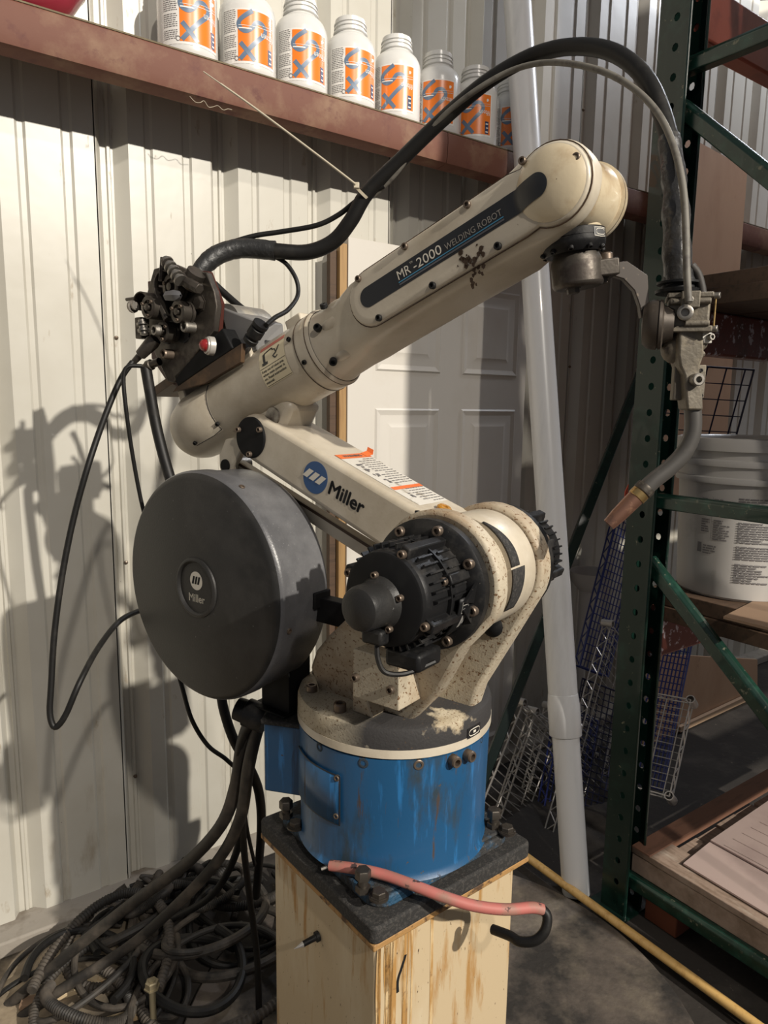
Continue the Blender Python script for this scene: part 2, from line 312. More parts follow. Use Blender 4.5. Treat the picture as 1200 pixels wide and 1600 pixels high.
def rrect(x0, x1, z0, z1, r, n=5): return arc(x1 - r, z1 - r, r, 0, 90, n) + arc(x0 + r, z1 - r, r, 90, 180, n) + arc(x0 + r, z0 + r, r, 180, 270, n) + arc(x1 - r, z0 + r, r, 270, 360, n)

# ================================================================ SETTING
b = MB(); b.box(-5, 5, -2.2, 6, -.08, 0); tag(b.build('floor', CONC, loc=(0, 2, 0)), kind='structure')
tag(MB(WF).box(-2.6, 5.2, .034, .10, 0, 3.4).build('wall_back', mat('wall core', (.3, .29, .26), .8)), kind='structure')
wall = bpy.data.objects['wall_back']
PR = [(0, .0), (.004, .002), (.018, .030), (.031, .030), (.034, .024), (.041, .024), (.044, .030), (.050, .030), (.082, 0), (.122, 0), (.128, .005), (.140, .005), (.146, 0), (.224, 0), (.230, .005), (.246, .005), (.252, 0)]
for k in range(-2, 6):
    t0 = -.006 + .915 * k; prof = []
    for j in range(3): prof += [(t0 + j * .305 + a, d) for a, d in PR]
    prof.append((t0 + .912, 0)); prof.append((t0 + .913, .012))
    vs = [(x, y, z) for z in (.02, 1.2, 3.4) for x, y in prof]; n = len(prof)
    MB(WF).add(vs, [(j * n + i, j * n + i + 1, (j + 1) * n + i + 1, (j + 1) * n + i) for j in range(2) for i in range(n - 1)]).build('wall_panel', WALLM, wall, flat=True)
b = MB(WF)                                                      # screws of the siding
for k in range(-1, 4):
    for z in (.35, 1.0, 1.62, 2.62): b.lathe((.032 + .915 * k, .026, z), (0, -1, 0), [(0, 0), (0, .006), (.006, .005), (.008, 0)], 8)
o = b.build('siding_screws', SCREW, wall); o['kind'] = 'stuff'
tag(MB(WF).box(-2.6, 5.2, -.077, .03, 0, .045).build('trim_1', CURBM, bevel=.006), kind='structure')

# the long wall girt (rust red), with its dusty upper lip
g = thing('wall_girt', WF, (1, 0, 2.19), 'long rust-red steel girt running across the wall with the row of bottles on it', 'beam')
B0 = 2.188; B1 = 2.282
pr = [(-.2, B1), (-.205, B1 - .006), (-.207, B1 - .03), (-.205, B0 + .02), (-.2, B0 + .004), (-.19, B0), (-.15, B0 - .002), (-.15, B0 + .004), (-.188, B0 + .006), (-.197, B0 + .02), (-.199, B1 - .01), (.0, B1 - .008), (.0, B1)]
for n_, (x0, x1) in enumerate(((-2.6, .98), (.982, 5.2))):
    vs = [(x, y, z) for x in (x0, x1) for y, z in pr]; n = len(pr)
    MB(WF).add(vs, [tuple(range(n)), tuple(range(2 * n - 1, n - 1, -1))] + [(i, (i + 1) % n, n + (i + 1) % n, n + i) for i in range(n)]).build('girt_section', BEAMM, g)
MB(WF).box(-2.6, 5.2, -.204, -.196, B1 - .002, B1 + .0015).build('dust_lip', DUSTM, g)
b = MB(WF); cw = [(.17 + i * .012, -.203 - .004 * math.sin(i), B0 - .004 - .012 * abs(math.sin(i * 1.1))) for i in range(10)]
b.tube(cw, .0006, 5); tag(b.build('cobweb_thread', ZIPM), 'thin loose cobweb thread hanging under the girt at upper left', 'thread')

# pink bowl at the top left on the girt
c = WF @ Vector((-.02, -.12, B1)); c = Vector((WF @ Vector((-.175, -.13, B1))))
b = MB(Matrix.Translation(c)); b.lathe((0, 0, 0), (0, 0, 1), [(0, 0), (0, .05), (.005, .06), (.03, .10), (.07, .125), (.075, .13), (.078, .126), (.07, .118), (.03, .09), (.012, .05), (.012, 0)], 40)
tag(b.build('bowl', PINKB), 'pink-red enamel bowl at the left end of the bottle row', 'bowl')

# bottles
def make_bottle(fr0, parts, rot, label, first):
    t = thing('bottle', fr0, (0, 0, 0), label, 'bottle', 'white screw-neck bottles with orange labels on the girt')
    R_ = .0735
    def fn(x, y, off=.0006): a = rot + x / R_; return (R_ + off) * math.sin(a), -(R_ + off) * math.cos(a), y
    b = MB(fr0); b.lathe((0, 0, 0), (0, 0, 1), [(.006, 0), (.006, .05), (0, .055), (0, .066), (.008, .072), (.02, R_), (.165, R_), (.178, .071), (.192, .064), (.203, .053), (.208, .046), (.212, .044)], 36)
    b.build('body', JUG, t)
    b = MB(fr0); b.lathe((0, 0, 0), (0, 0, 1), [(.211, .043), (.214, .049), (.218, .049), (.220, .044), (.226, .044), (.227, .047), (.230, .047), (.231, .044), (.236, .044), (.237, .047), (.240, .047), (.241, .044), (.250, .044), (.252, .041), (.250, .036), (.205, .036)], 36)
    b.build('neck', JUG, t)
    y0, y1 = .026, .155
    lw = MB(fr0); quadstrip(lw, lambda x, y: fn(x, y, .0004), -.090, .062, y0, y1, 20, 1); lb = lw.build('label_sheet', JWHITE, t, flat=False)
    q = MB(fr0); quadstrip(q, lambda x, y: fn(x, y, .0008), -.042, .058, y0 + .006, y1 - .004, 16, 1); q.build('orange_panel', JORNG, lb)
    X = lambda a: -.042 + a * .100
    Y = lambda v: y0 + .006 + v * .119
    q = MB(fr0); f3 = lambda x, y: fn(x, y, .0012)
    ribbon(q, f3, [(X(.38), Y(.995)), (X(.06), Y(.80)), (X(.05), Y(.66)), (X(.2), Y(.585)), (X(.36), Y(.66)), (X(.46), Y(.77)), (X(.62), Y(.78)), (X(.72), Y(.68)), (X(.66), Y(.56)), (X(.44), Y(.38)), (X(.05), Y(.03))], .011)
    ribbon(q, f3, [(X(.06), Y(.36)), (X(.24), Y(.19)), (X(.42), Y(.02))], .011)
    q.build('figure_print', JBLUE, lb)
    q = MB(fr0); f4 = lambda x, y: fn(x, y, .0016)
    ribbon(q, f4, [(X(.02), Y(.70)), (X(.5), Y(.69)), (X(.97), Y(.72))], .0011); ribbon(q, f4, [(X(.02), Y(.645)), (X(.35), Y(.635))], .003); ribbon(q, f4, [(X(.5), Y(.74)), (X(.97), Y(.77))], .0008)
    text(q, 'fifteen', .021, lambda x, y: f4(X(.97) - x, Y(.60) - y), w=.038)
    for aa in range(3): q.lathe(Vector(f4(X(.86), Y(.86))) + Vector((0, 0, .001 * aa)), (math.sin(rot + .04), -math.cos(rot + .04), 0), [(0, 0), (.0003, .0045 - aa * .001)], 10)
    q.build('white_print', JWHITE, lb)
    q = MB(fr0); quadstrip(q, lambda x, y: fn(x, y, .0013), X(.80), X(.93), Y(.02), Y(.33), 2, 1); q.build('navy_panel', JNAVY, lb)
    q = MB(fr0)
    for i in range(3): quadstrip(q, lambda x, y: fn(x, y, .0019), X(.82 + .02 * (i % 2)), X(.91), Y(.05 + i * .1), Y(.05 + i * .1 + .03), 1, 1)
    q.build('navy_panel_print', JWHITE, lb)
    q = MB(fr0); rr = random.Random(3)
    for i in range(26):
        yy = y0 + .012 + i * .0045
        if 12 < i < 14 or 4 < i < 6: continue
        x = -.085
        while x < -.050: l_ = rr.uniform(.003, .009); quadstrip(q, f3, x, min(x + l_, -.047), yy, yy + .0014, 1, 1); x += l_ + .0015
    ribbon(q, f3, [(-.046 + .005 * math.cos(a * .63), y0 + .012 + .005 * math.sin(a * .63)) for a in range(11)], .0014, 2)
    q.build('small_print', GREYP, lb)
    return t
BP = [(243, 342, 70, .38), (343, 430, 100, .30), (432, 507, 135, .32), (508, 584, 160, .45), (585, 650, 182, .02), (651, 712, 205, .0), (711, 768, 225, .02), (767, 822, 235, .25)]
BL = ['white bottle at the left end of the row, top cut off by the photo edge', 'white bottle second from the left end of the girt row', 'white bottle third from left, first showing its whole neck', 'white bottle fourth from left, label turned towards the left',
      'white bottle fifth from left, the last one in bright light', 'white bottle sixth from left, half shaded, partly behind the black cable', 'white bottle seventh from left, crossed by the black cable', 'white bottle at the right end, partly behind the upright grey pipe']
for (xa, xb, yb, rt), lbl in zip(BP, BL):
    ta = onf(WF, xa, yb, -.115)[0]; tb = onf(WF, xb, yb, -.115)[0]
    fb_ = WF @ Matrix.Translation(((ta + tb) / 2, -.115, B1 + .0005)); vc = fb_.inverted() @ EYE
    make_bottle(fb_, None, math.atan2(vc.x, -vc.y) + rt - .06, lbl, None)

# white six-panel door leaning on the wall
dr = thing('panel_door', WF, (1.15, -.06, 0), 'white six-panel door leaning on the wall behind the robot arm', 'door')
X0, X1, Z1 = .706, 1.500, 1.958
MB(WF).box(X0, X1, -.075, -.04, .0, Z1).build('door_slab', DOORM, dr, bevel=.001)
rows = [(.14, .62), (.80, 1.44), (1.56, 1.86)]; colx = [(X0 + .105, X0 + .375), (X0 + .475, X0 + .745)]
def molded(z0, z1, x0, x1):
    b = MB(WF); L = [(0, -.0751), (.006, -.080), (.014, -.0775), (.022, -.0755), (.045, -.0765), (.062, -.0815)]
    rings = [[(x0 + d, y, z0 + d), (x1 - d, y, z0 + d), (x1 - d, y, z1 - d), (x0 + d, y, z1 - d)] for d, y in L]
    b.loft(rings, True); return b.build('raised_panel', DOORM, dr, ang=15)
for z0, z1 in rows:
    for x0, x1 in colx: molded(z0, z1, x0, x1)
MB(WF).box(X0 - .026, X0 - .001, -.068, -.045, 0, Z1 - .02).build('edge_strip', WOODE, dr)
MB(WF).box(X0 - .050, X0 - .020, -.050, -.030, 0, Z1 - .04).build('dark_jamb', DKWOOD, dr)
MB(WF).box(X0 - .05, X0 - .01, -.082, -.07, 1.60, 1.66).build('hinge', BRASS, dr, bevel=.003)

# ================================================================ FLOOR ITEMS
b = MB(); b.lathe((.15, 1.43, 0), (0, 0, 1), [(0, 0), (0, .6), (.016, .6), (.02, .596), (.02, 0)], 96)
tag(b.build('round_base_plate', PLATEM, loc=(.15, 1.43, 0)), 'large round soot-stained steel plate lying on the floor under the pedestal', 'plate')
p1 = onz(800, 1322, .034); p2 = onz(1180, 1600, .034); d_ = (p2 - p1); p2 = p2 + d_ * .25
tag(MB().tube([p1, p2], .0125, 14, 1).build('wooden_pole', STICK), 'pale varnished wooden broom pole lying on the round plate at lower right', 'pole')

# ---------------------------------------------------------------- pedestal
pd = thing('pedestal', PF, (0, 0, .02), 'rust-stained cream square steel pedestal under the blue robot base', 'pedestal')
MB(PF).box(-.158, .158, -.158, .158, .02, .642).build('post', PEDM, pd, bevel=.006)
MB(PF).box(-.176, .176, -.176, .176, .640, .651).build('rusty_cap_plate', RUSTE, pd, bevel=.002)
MB(PF).prismz(rrect(-.178, .178, -.178, .178, .012), .651, .680).build('top_plate', SOOT, pd, bevel=.004)
sp_ = Vector(PF.inverted() @ isect(498, 1462, PF @ Vector((-.158, 0, 0)), PF.to_3x3() @ Vector((1, 0, 0))))
b = MB(PF); b.lathe(sp_, (-1, .12, -.12), [(0, 0), (0, .009), (.006, .009), (.006, .0055), (.03, .005)], 12); b.build('side_screw', BLACK, pd)
b = MB(PF); b.lathe(sp_ + Vector((-1, .12, -.12)).normalized() * .03, (-1, .12, -.12), [(0, .005), (.018, 0)], 12); b.build('screw_tip', CHROME, pd)
# rust drips and dark mark on the right-hand face
b = MB(PF); rr = random.Random(5)
fnf = lambda x, z, d=.0006: (x, -.158 - d, z)
for i in range(16):
    x = -.154 + min(abs(rr.gauss(0, .045)), .2); zt_ = .64; l_ = rr.uniform(.10, .6); w_ = rr.uniform(.0015, .009)
    ribbon(b, fnf, [(x, zt_), (x + rr.uniform(-.004, .004), zt_ - l_ / 2), (x, zt_ - l_)], w_)
b.build('rust_streaks', mat('rust drip', (.40, .22, .07), .6, 0, [((.60, .45, .25), 30, .45, .15, (2, 2, .3)), ((.2, .1, .04), 50, .6, .1, u1)]), pd)
b = MB(PF); ribbon(b, lambda x, z: fnf(x, z, .0009), [(-.098, .585), (-.106, .565), (-.112, .552), (-.114, .540), (-.113, .525)], .005); b.build('paint_chip', DECAL, pd); b = MB(PF); ribbon(b, lambda x, z: fnf(x, z, .0009), [(-.118, .47), (-.117, .452)], .005, 3)
b.build('paint_chip', DECAL, pd)

# ================================================================ ROBOT
rb = thing('welding_robot', RF, (0, 0, .68), 'cream six-axis welding robot arm with black motors and blue base', 'robot')
# base
b = MB(PF); b.prismz(rrect(-.155, .155, -.155, .155, .035, 8), .680, .700); b.prismz(rrect(-.150, .150, -.150, .150, .032, 8), .70, .706)
fl = b.build('base_flange', BLUEG, rb, bevel=.003)
for (ju, jv), (hu, hv), dz in (((567, 1392), (592, 1402), .034), ((771, 1292), (792, 1300), .032), ((447, 1276), (462, 1292), .030), (None, None, .03) if 0 else ((640, 1218), (655, 1222), .03)):
    c = PF.inverted() @ onz(ju, jv, .706); c.z = .706; h = PF.inverted() @ onz(hu, hv, .706); h.z = .706
    q = MB(PF); q.lathe(h, (0, 0, 1), [(0, 0), (0, .0155), (.003, .0155), (.003, 0)], 20); q.build('washer', DSTEEL, fl); bolt(fl, PF, h + Vector((0, 0, .003)), (0, 0, 1), .0115, .011, 'g', True)
    q = MB(PF); q.cyl(c, c + Vector((0, 0, dz)), .0075, n=12); q.lathe(c, (0, 0, 1), [(0, 0), (0, .012), (.009, .012), (.009, 0)], 6)
    q.lathe(c + Vector((0, 0, dz - .012)), (0, 0, 1), [(0, 0), (0, .0125), (.013, .0125), (.015, .011), (.015, 0)], 6); q.build('jack_bolt', DSTEEL, fl)
b = MB(RF); b.lathe((0, 0, 0), (0, 0, 1), [(.700, 0), (.700, .172), (.706, .168), (.712, .166), (.80, .167), (.900, .169), (.905, .169), (.907, .160)], 72)
bs = b.build('base_drum', BLUE, rb, bevel=0)
def ringpt(u, v, z):                                             # where a photograph point meets the drum
    best = min(((isect(u, v, (ORI.x, ORI.y, 0), Vector((math.cos(a), math.sin(a), 0))) - EYE).length, a) for a in [0])
    r = ray(u, v); ox = EYE.x - ORI.x; oy = EYE.y - ORI.y; a = r.x ** 2 + r.y ** 2; bb = 2 * (ox * r.x + oy * r.y); cc = ox * ox + oy * oy - .168 ** 2
    t = (-bb - math.sqrt(max(bb * bb - 4 * a * cc, 0))) / (2 * a); return RF.inverted() @ (EYE + r * t)
for (u, v, r_, k, h) in ((500, 1167, .0075, 'u', .005), (568, 1192, .0085, 'u', .005), (654, 1195, .0085, 'd', .005), (752, 1156, .006, 'u', .004), (706, 1186, .0095, 'd', .018), (728, 1178, .0095, 'd', .018)):
    p = ringpt(u, v, 0); nn = Vector((p.x, p.y, 0)); bolt(bs, RF, p - nn.normalized() * .003, nn, r_, h, k)
pa = [ringpt(*q, 0) for q in ((470, 1172), (532, 1203), (534, 1280), (471, 1245))]
aa = [math.atan2(p.y, p.x) for p in pa]; a0 = (aa[0] + aa[3]) / 2 % (2 * PI); a1 = (aa[1] + aa[2]) / 2 % (2 * PI); zt = (pa[0].z + pa[1].z) / 2; zb = (pa[2].z + pa[3].z) / 2
b = MB(RF); RR = [.1665, .1705, .1705]
def cyp(a, z, r): return (r * math.cos(a), r * math.sin(a), z)
quadstrip(b, lambda x, y: cyp(x, y, .1712), a0, a1, zb, zt, 14, 1); pn = b.build('access_panel', BLUE, bs, solid=.003)
b = MB(RF); e_ = .012
b.tube([cyp(a0 + (a1 - a0) * i / 12, zt, .172) for i in range(13)] + [cyp(a1, zt - (zt - zb) * i / 6, .172) for i in range(1, 7)] + [cyp(a1 - (a1 - a0) * i / 12, zb, .172) for i in range(1, 13)], .0012, 6, 1); b.build('panel_seam', DECAL, pn)
for u, v in ((529, 1214), (528, 1273)): p = ringpt(u, v, 0); bolt(pn, RF, p + Vector((p.x, p.y, 0)) * .01, (p.x, p.y, 0), .005, .005, 'd')
# connector box on the left of the base
bx = MB(RF); c0 = Vector((-.150, -.082, 0)); dirx = Vector((-.92, -.39, 0)).normalized()
MX = frame(c0, dirx, (.39, -.92, 0)); bx.box(-.06, .052, -.05, .05, .760, .889, MX); cb = bx.build('connector_box', BLUE, rb, bevel=.003)
MB(RF).box(-.06, .057, -.054, .054, .888, .898, MX).build('connector_box_lid', SOOT, cb, bevel=.003)
# turret disc
b = MB(RF); b.lathe((0, 0, 0), (0, 0, 1), [(.924, 0), (.924, .171), (.948, .171), (.957, .168), (.962, .160), (.962, 0)], 72); td = b.build('turret_disc', CREAMT, rb)
b = MB(RF); b.lathe((0, 0, 0), (0, 0, 1), [(.907, 0), (.907, .167), (.910, .1715), (.924, .1715), (.924, .16)], 72); b.build('turret_rim', CREAM, td)
for a in (20, 50, 80, 170, 200, 232): bolt(td, RF, (.148 * math.cos(math.radians(a)), .148 * math.sin(math.radians(a)), .962), (0, 0, 1), .0095, .012, 'd')
for u, v in ((531, 1108), (740, 1070)):
    p = RF.inverted() @ onz(u, v, .965); bolt(td, RF, (p.x, p.y, .962), (0, 0, 1), .0105, .014, 'd')
# name plate on the disc (arrow plate)
pl = [RF.inverted() @ onz(u, v, .925) for u, v in ((728, 1150), (752, 1128))]
an = [math.atan2(p.y, p.x) for p in pl]; an = [-.19, .02]
b = MB(RF); quadstrip(b, lambda x, y: cyp(x, y, .1722), an[0], an[1], .922, .940, 8, 1); ap = b.build('axis_plate', DECAL, td)
b = MB(RF); f9 = lambda x, y: cyp(x, y, .1728); ribbon(b, f9, [(an[0] + .02, .931), (an[0] + .045, .936), (an[1] - .045, .936), (an[1] - .02, .931), (an[1] - .045, .926), (an[0] + .045, .926), (an[0] + .02, .931)], .0016, 2); ribbon(b, f9, [(an[0] + .085, .931), (an[1] - .085, .931)], .004, 1); b.build('axis_plate_print', WHT, ap)
# cheeks
SX, SZ = .172, 1.205
def cheek(q0, q1, pts, name, mt=CREAMS): return MB(RF).prism(pts, q0, q1).build(name, mt, rb, bevel=.007, seg=3)
left = [onf(RF, u, v, -.150) for u, v in ((640, 1112), (560, 1096), (478, 1070), (487, 1030), (512, 980), (548, 930), (585, 870))]
front_outline = [(.100, .955), (-.093, .955), (-.103, 1.0), (-.080, 1.038), (-.041, 1.077), (.029, 1.138)] + arc(SX, SZ, .102, 158, -20, 18) + [(.218, 1.113), (.165, 1.027)]
fc_ = cheek(-.146, -.116, front_outline, 'front_cheek')
for v in fc_.data.vertices:
    f_ = min(max((1.13 - (v.co.z + .68)) / .17, 0), 1); v.co.y += .048 * f_
rear_outline = [(.155, .955), (-.06, .955), (-.05, 1.04), (.02, 1.16)] + arc(SX, SZ, .096, 165, -20, 18) + [(.221, 1.095), (.167, .996)]
rc_ = cheek(.002, .038, rear_outline, 'rear_cheek')
b = MB(RF); b.box(-.07, .09, -.09, .02, .955, 1.03); b.build('turret_web', CREAMS, rb, bevel=.01)
b = MB(RF); b.cyl((.232, .099, 1.062), (.232, .101, 1.062), .002); 
# bumper (black dome on the rear cheek)
p = onf(RF, 770, 978, .002); b = MB(RF); b.lathe((p[0], .003, p[1]), (0, -1, 0), [(0, .018), (.006, .017), (.011, .011), (.013, 0)], 20); b.build('rubber_bumper', DISC, rc_)
# cover box under the front motor
x0, z0 = onf(RF, 551, 1092, -.17); x1, z1 = onf(RF, 622, 1046, -.17)
cv = MB(RF).box(x0, x1 + .002, -.17, -.11, z0 + .004, z1 + .012).build('junction_cover', CREAMS, rb, bevel=.002)
for u, v in ((557, 1058), (612, 1077)): q = onf(RF, u, v, -.17); bolt(cv, RF, (q[0], -.17, q[1]), (0, -1, 0), .0065, .007, 'd')
MB(RF).prism([(x0 - .03, .962), (x0 + .012, .962), (x0 - .004, 1.0), (x0 - .03, 1.02)], -.135, -.10).build('cheek_gusset', CREAMS, fc_, bevel=.003)
# --- shoulder motors
def motor(sgn, name, label):
    M = MB(RF); q0 = -.150 if sgn < 0 else .036; ax = (0, sgn, 0)
    c = (SX, q0, SZ)
    M.lathe(c, ax, [(0, .04), (0, .090), (.004, .092), (.016, .092), (.020, .088), (.024, .075), (.024, 0)], 56)
    mt = M.build(name, BLACK, rb); tag(mt, label)
    M = MB(RF); n = 64; rings = []
    M.lathe((SX, q0 + sgn * .02, SZ), ax, [(0, .069), (.040, .067), (.0405, .0655), (.082, .064), (.090, .062), (.094, .058), (.096, 0)], 56); bd = M.build('motor_body', BLACK, mt)
    M = MB(RF)
    for k in range(36):
        a = k * 10 + 4
        if sgn < 0 and -42 < ((a + 180) % 360 - 180) < -2: 
            if k % 2: continue
        ca, sa = math.cos(math.radians(a)), math.sin(math.radians(a)); e = Vector((ca, 0, sa)); tt = Vector((-sa, 0, ca)); yy = Vector((0, sgn, 0))
        o_ = Vector((SX, q0 + sgn * (.026 if k % 3 else .024), SZ)); L_ = .030 if k % 2 else .034
        for (s0, s1) in ((0, L_), (.043, .074)):
            vs = [o_ + yy * s + tt * t_ + e * h for s in (s0, s1) for t_ in (-.0013, .0013) for h in (.062, .0715)]
            M.add(vs, [(0, 1, 3, 2), (4, 6, 7, 5), (0, 4, 5, 1), (2, 3, 7, 6), (1, 5, 7, 3), (0, 2, 6, 4)])
    M.lathe((SX, q0 + sgn * .062, SZ), ax, [(0, .060), (0, .071), (.003, .071), (.003, .060)], 48)
    M.build('cooling_fins', BLACK, mt)
    for a in (30, 75, 120, 165, 210, 255, 300, 345):
        e = Vector((math.cos(math.radians(a)), 0, math.sin(math.radians(a))))
        bolt(mt, RF, Vector((SX, q0 + sgn * .020, SZ)) + e * .0815, ax, .0072, .009, 'd')
    for a in (68, 22, 158, 202, 292, 338):                        # bosses with long screws
        e = Vector((math.cos(math.radians(a)), 0, math.sin(math.radians(a)))); t = Vector((-e.z, 0, e.x)); yy = Vector((0, sgn, 0)); M = MB(RF); L_ = .088 if a in (68, 158, 338) else .048; w_ = .0095
        vs = [Vector((SX, q0, SZ)) + yy * s + t * tt_ + e * h for s in (.020, .020 + L_) for (tt_, h) in ((-w_, .058), (w_, .058), (w_ * .7, .0765), (-w_ * .7, .0765))]
        M.add(vs, [(3, 2, 1, 0), (4, 5, 6, 7), (0, 1, 5, 4), (1, 2, 6, 5), (2, 3, 7, 6), (3, 0, 4, 7)]); M.build('screw_boss', BLACK, mt, bevel=.002)
        bolt(mt, RF, Vector((SX, q0 + sgn * (.020 + L_), SZ)) + e * .066, ax, .0058, .007, 'd')
    return mt
mf = motor(-1, 'front_motor', 'black finned motor facing the viewer')
for a in (-8,):                                               # flange ribs
    e = Vector((math.cos(math.radians(a)), 0, math.sin(math.radians(a)))); t = Vector((-e.z, 0, e.x)); M = MB(RF); o_ = Vector((SX, -.150, SZ))
    for hh in (-.030, .030):
        vs = [o_ + Vector((0, -s, 0)) + e * (.078) + t * (hh * k_) + e * d2 for s, k_ in ((.02, 1), (.045, .2)) for d2 in (-.002, .002)] + [o_ + Vector((0, -.02, 0)) + e * .078 + e * d2 for d2 in (-.002, .002)]
        M.add(vs, [(0, 2, 4), (1, 5, 3), (0, 1, 3, 2), (2, 3, 5, 4), (0, 4, 5, 1)])
    M.build('flange_rib', BLACK, mf)
q0 = -.268
M = MB(RF); M.lathe((SX - .0, -.150, SZ), (0, -1, 0), [(.110, .0625), (.116, .0615), (.118, .058), (.118, 0)], 48); ef = M.build('end_plate', DISC, mf)
M = MB(RF); M.lathe((SX - .004, q0, SZ - .004), (0, -1, 0), [(0, .035), (.004, .033), (.008, .030), (.036, .0295), (.043, .027), (.047, .021), (.048, 0)], 32); M.build('encoder_cap', SPOOL, mf)
for a in (20, 100, 200, 300):
    bolt(mf, RF, (SX - .004 + .036 * math.cos(math.radians(a)), q0, SZ - .004 + .036 * math.sin(math.radians(a))), (0, -1, 0), .0045, .007, 'd')
M = MB(RF); M.box(SX - .02, SX + .012, q0 - .018, q0 + .002, SZ - .056, SZ - .036); M.build('connector_lug', BLACK, mf, bevel=.004)
M = MB(RF); M.tube([(SX - .0, q0 - .01, SZ - .055), (SX + .004, q0 - .012, SZ - .075), (SX + .012, q0 - .006, SZ - .092), (SX + .03, q0 + .015, SZ - .095), (SX + .05, q0 + .05, SZ - .085)], .0035, 8); M.build('motor_lead', RUBBER, mf)
M = MB(RF); M.box(SX - .01, SX + .045, q0 + .02, q0 + .075, SZ - .095, SZ - .07); M.build('terminal_block', BLACK, mf, bevel=.005)
# rating plate on the front motor
fnm = lambda x, y: (SX + (.0748) * math.cos(y), -.150 - x, SZ + .0748 * math.sin(y))
M = MB(RF); quadstrip(M, fnm, .022, .052, math.radians(-46), math.radians(0), 1, 10); M.build('label_saddle', BLACK, mf, solid=.003)
fnm = lambda x, y: (SX + (.0768) * math.cos(y), -.150 - x, SZ + .0768 * math.sin(y))
M = MB(RF)
for (ua_, ub_, va_, vb_) in ((.030, .046, -5, -4), (.030, .0308, -15, -4), (.0452, .046, -15, -4), (.032, .044, -8, -7), (.034, .043, -12, -11), (.030, .046, -16, -15), (.034, .040, -34, -19), (.030, .033, -30, -18)): quadstrip(M, fnm, ua_, ub_, math.radians(va_), math.radians(vb_), 1, 3)
M.build('rating_plate_print', mat('plate print', (.35, .34, .32), .4, .3), mf)
mr_ = motor(1, 'rear_motor', 'black finned motor on the far side')
# --- upper arm
b = MB(UF); b.box(-.0, .50, -.060, .060, -.043, .043); b.lathe((0, -.06, 0), (0, 1, 0), [(0, 0), (0, .0405), (.003, .043), (.117, .043), (.12, .0405), (.12, 0)], 40)
ua = MB(UF); oc = arc(0, 0, .043, 90, 270, 14) + [(.50, -.050), (.54, -.03), (.54, .03), (.47, .046), (.36, .043)]
ua.prism(oc, -.060, .060); ua = ua.build('upper_arm', CREAM, rb, bevel=.010, seg=4)
b = MB(RF); b.lathe((SX, -.106, SZ), (0, 1, 0), [(0, .05), (0, .074), (.006, .079), (.05, .080), (.100, .080), (.106, .078), (.108, .05)], 56); hb = b.build('shoulder_hub', CREAMS, rb)
b = MB(RF); b.lathe((SX, -.078, SZ), (0, 1, 0), [(0, .078), (.0, .086), (.003, .088), (.074, .088), (.078, .086), (.078, .07)], 40, math.radians(-100), math.radians(60)); b.build('hub_ring', CREAM, hb)
def hubp(q, a, r=.0886): return (SX + r * math.cos(math.radians(a)), q, SZ + r * math.sin(math.radians(a)))
def hubpatch(fw, a0, a1):
    b = MB(RF); n = 16; vs = []
    for i in range(n + 1):
        a = a0 + (a1 - a0) * i / n; vs += [hubp(-.079, a), hubp(-.079 + fw(i / n), a)]
    return b.add(vs, [(2 * i, 2 * i + 1, 2 * i + 3, 2 * i + 2) for i in range(n)]).build('hub_slot', SOOT, hb, solid=.001)
hubpatch(lambda t: .004 + .020 * math.sin(min(t * 1.25, 1) * PI / 2), 66, 14); hubpatch(lambda t: .038 - .010 * t, 12, -30)
for (u, v) in ((652, 802), (703, 803), (716, 809)):
    q = onf(RF, u, v, -.12); bolt(ua, RF, (q[0], -.12, q[1] - .003), (0, 0, 1), .004, .007, 'b')
# elbow cap disc
b = MB(UF); b.lathe((.0, -.0595, -.001), (0, -1, 0), [(0, 0), (0, .0385), (.003, .0385), (.0045, .037), (.0045, 0)], 48); ec = b.build('elbow_cover', DISC, ua)
for a in (48, 178, 292): bolt(ec, UF, (.032 * math.cos(math.radians(a)), -.064, .032 * math.sin(math.radians(a))), (0, -1, 0), .0052, .006, 'd')
# logo and lettering on the near side of the upper arm
fu = lambda x, z, d=.0005: (x, -.060 - d, z)
b = MB(UF); b.lathe((.174, -.0604, -.001), (0, -1, 0), [(0, 0), (0, .0285), (.0003, .0285), (.0003, 0)], 40); lg = b.build('round_emblem', LOGOB, ua)
b = MB(UF)
for i in range(3):
    x = .153 + .0155 * i; b.add([fu(x - .008 + .0, -.0085, .0012), fu(x + .0035, -.0085, .0012), fu(x + .0145, .0085, .0012), fu(x + .003, .0085, .0012)], [(0, 1, 2, 3)])
b.build('emblem_bars', WHT, lg)
b = MB(UF); text(b, 'Miller', .034, lambda x, y: fu(.208 + x, -.013 + y), w=.083, bold=.0011); b.build('maker_lettering', DECAL, ua)
# warning label on top of the upper arm
ft = lambda x, y, d=.0006: (x, y, .043 + d)
b = MB(UF); quadstrip(b, ft, .180, .375, -.036, .050, 1, 1); wl = b.build('warning_label', LABW, ua)
b = MB(UF); quadstrip(b, lambda x, y: ft(x, y, .001), .181, .198, -.036, .050, 1, 1); b.build('label_header', ORNG, wl); b = MB(UF); quadstrip(b, lambda x, y: ft(x, y, .001), .310, .320, -.034, .050, 1, 1)
b.build('label_header', ORNG, wl)
b = MB(UF); b.add([(.181, .036, .0445), (.197, .036, .0445), (.181, .052, .048), (.197, .052, .0475), (.179, .054, .055), (.193, .055, .055)], [(0, 1, 3, 2), (2, 3, 5, 4)]); b.build('peeled_corner', ORNG, wl)
b = MB(UF); text(b, 'WARNING', .011, lambda x, y: ft(.193 - y, -.022 + x, .0014), w=.05, bold=.0003)
rr = random.Random(11)
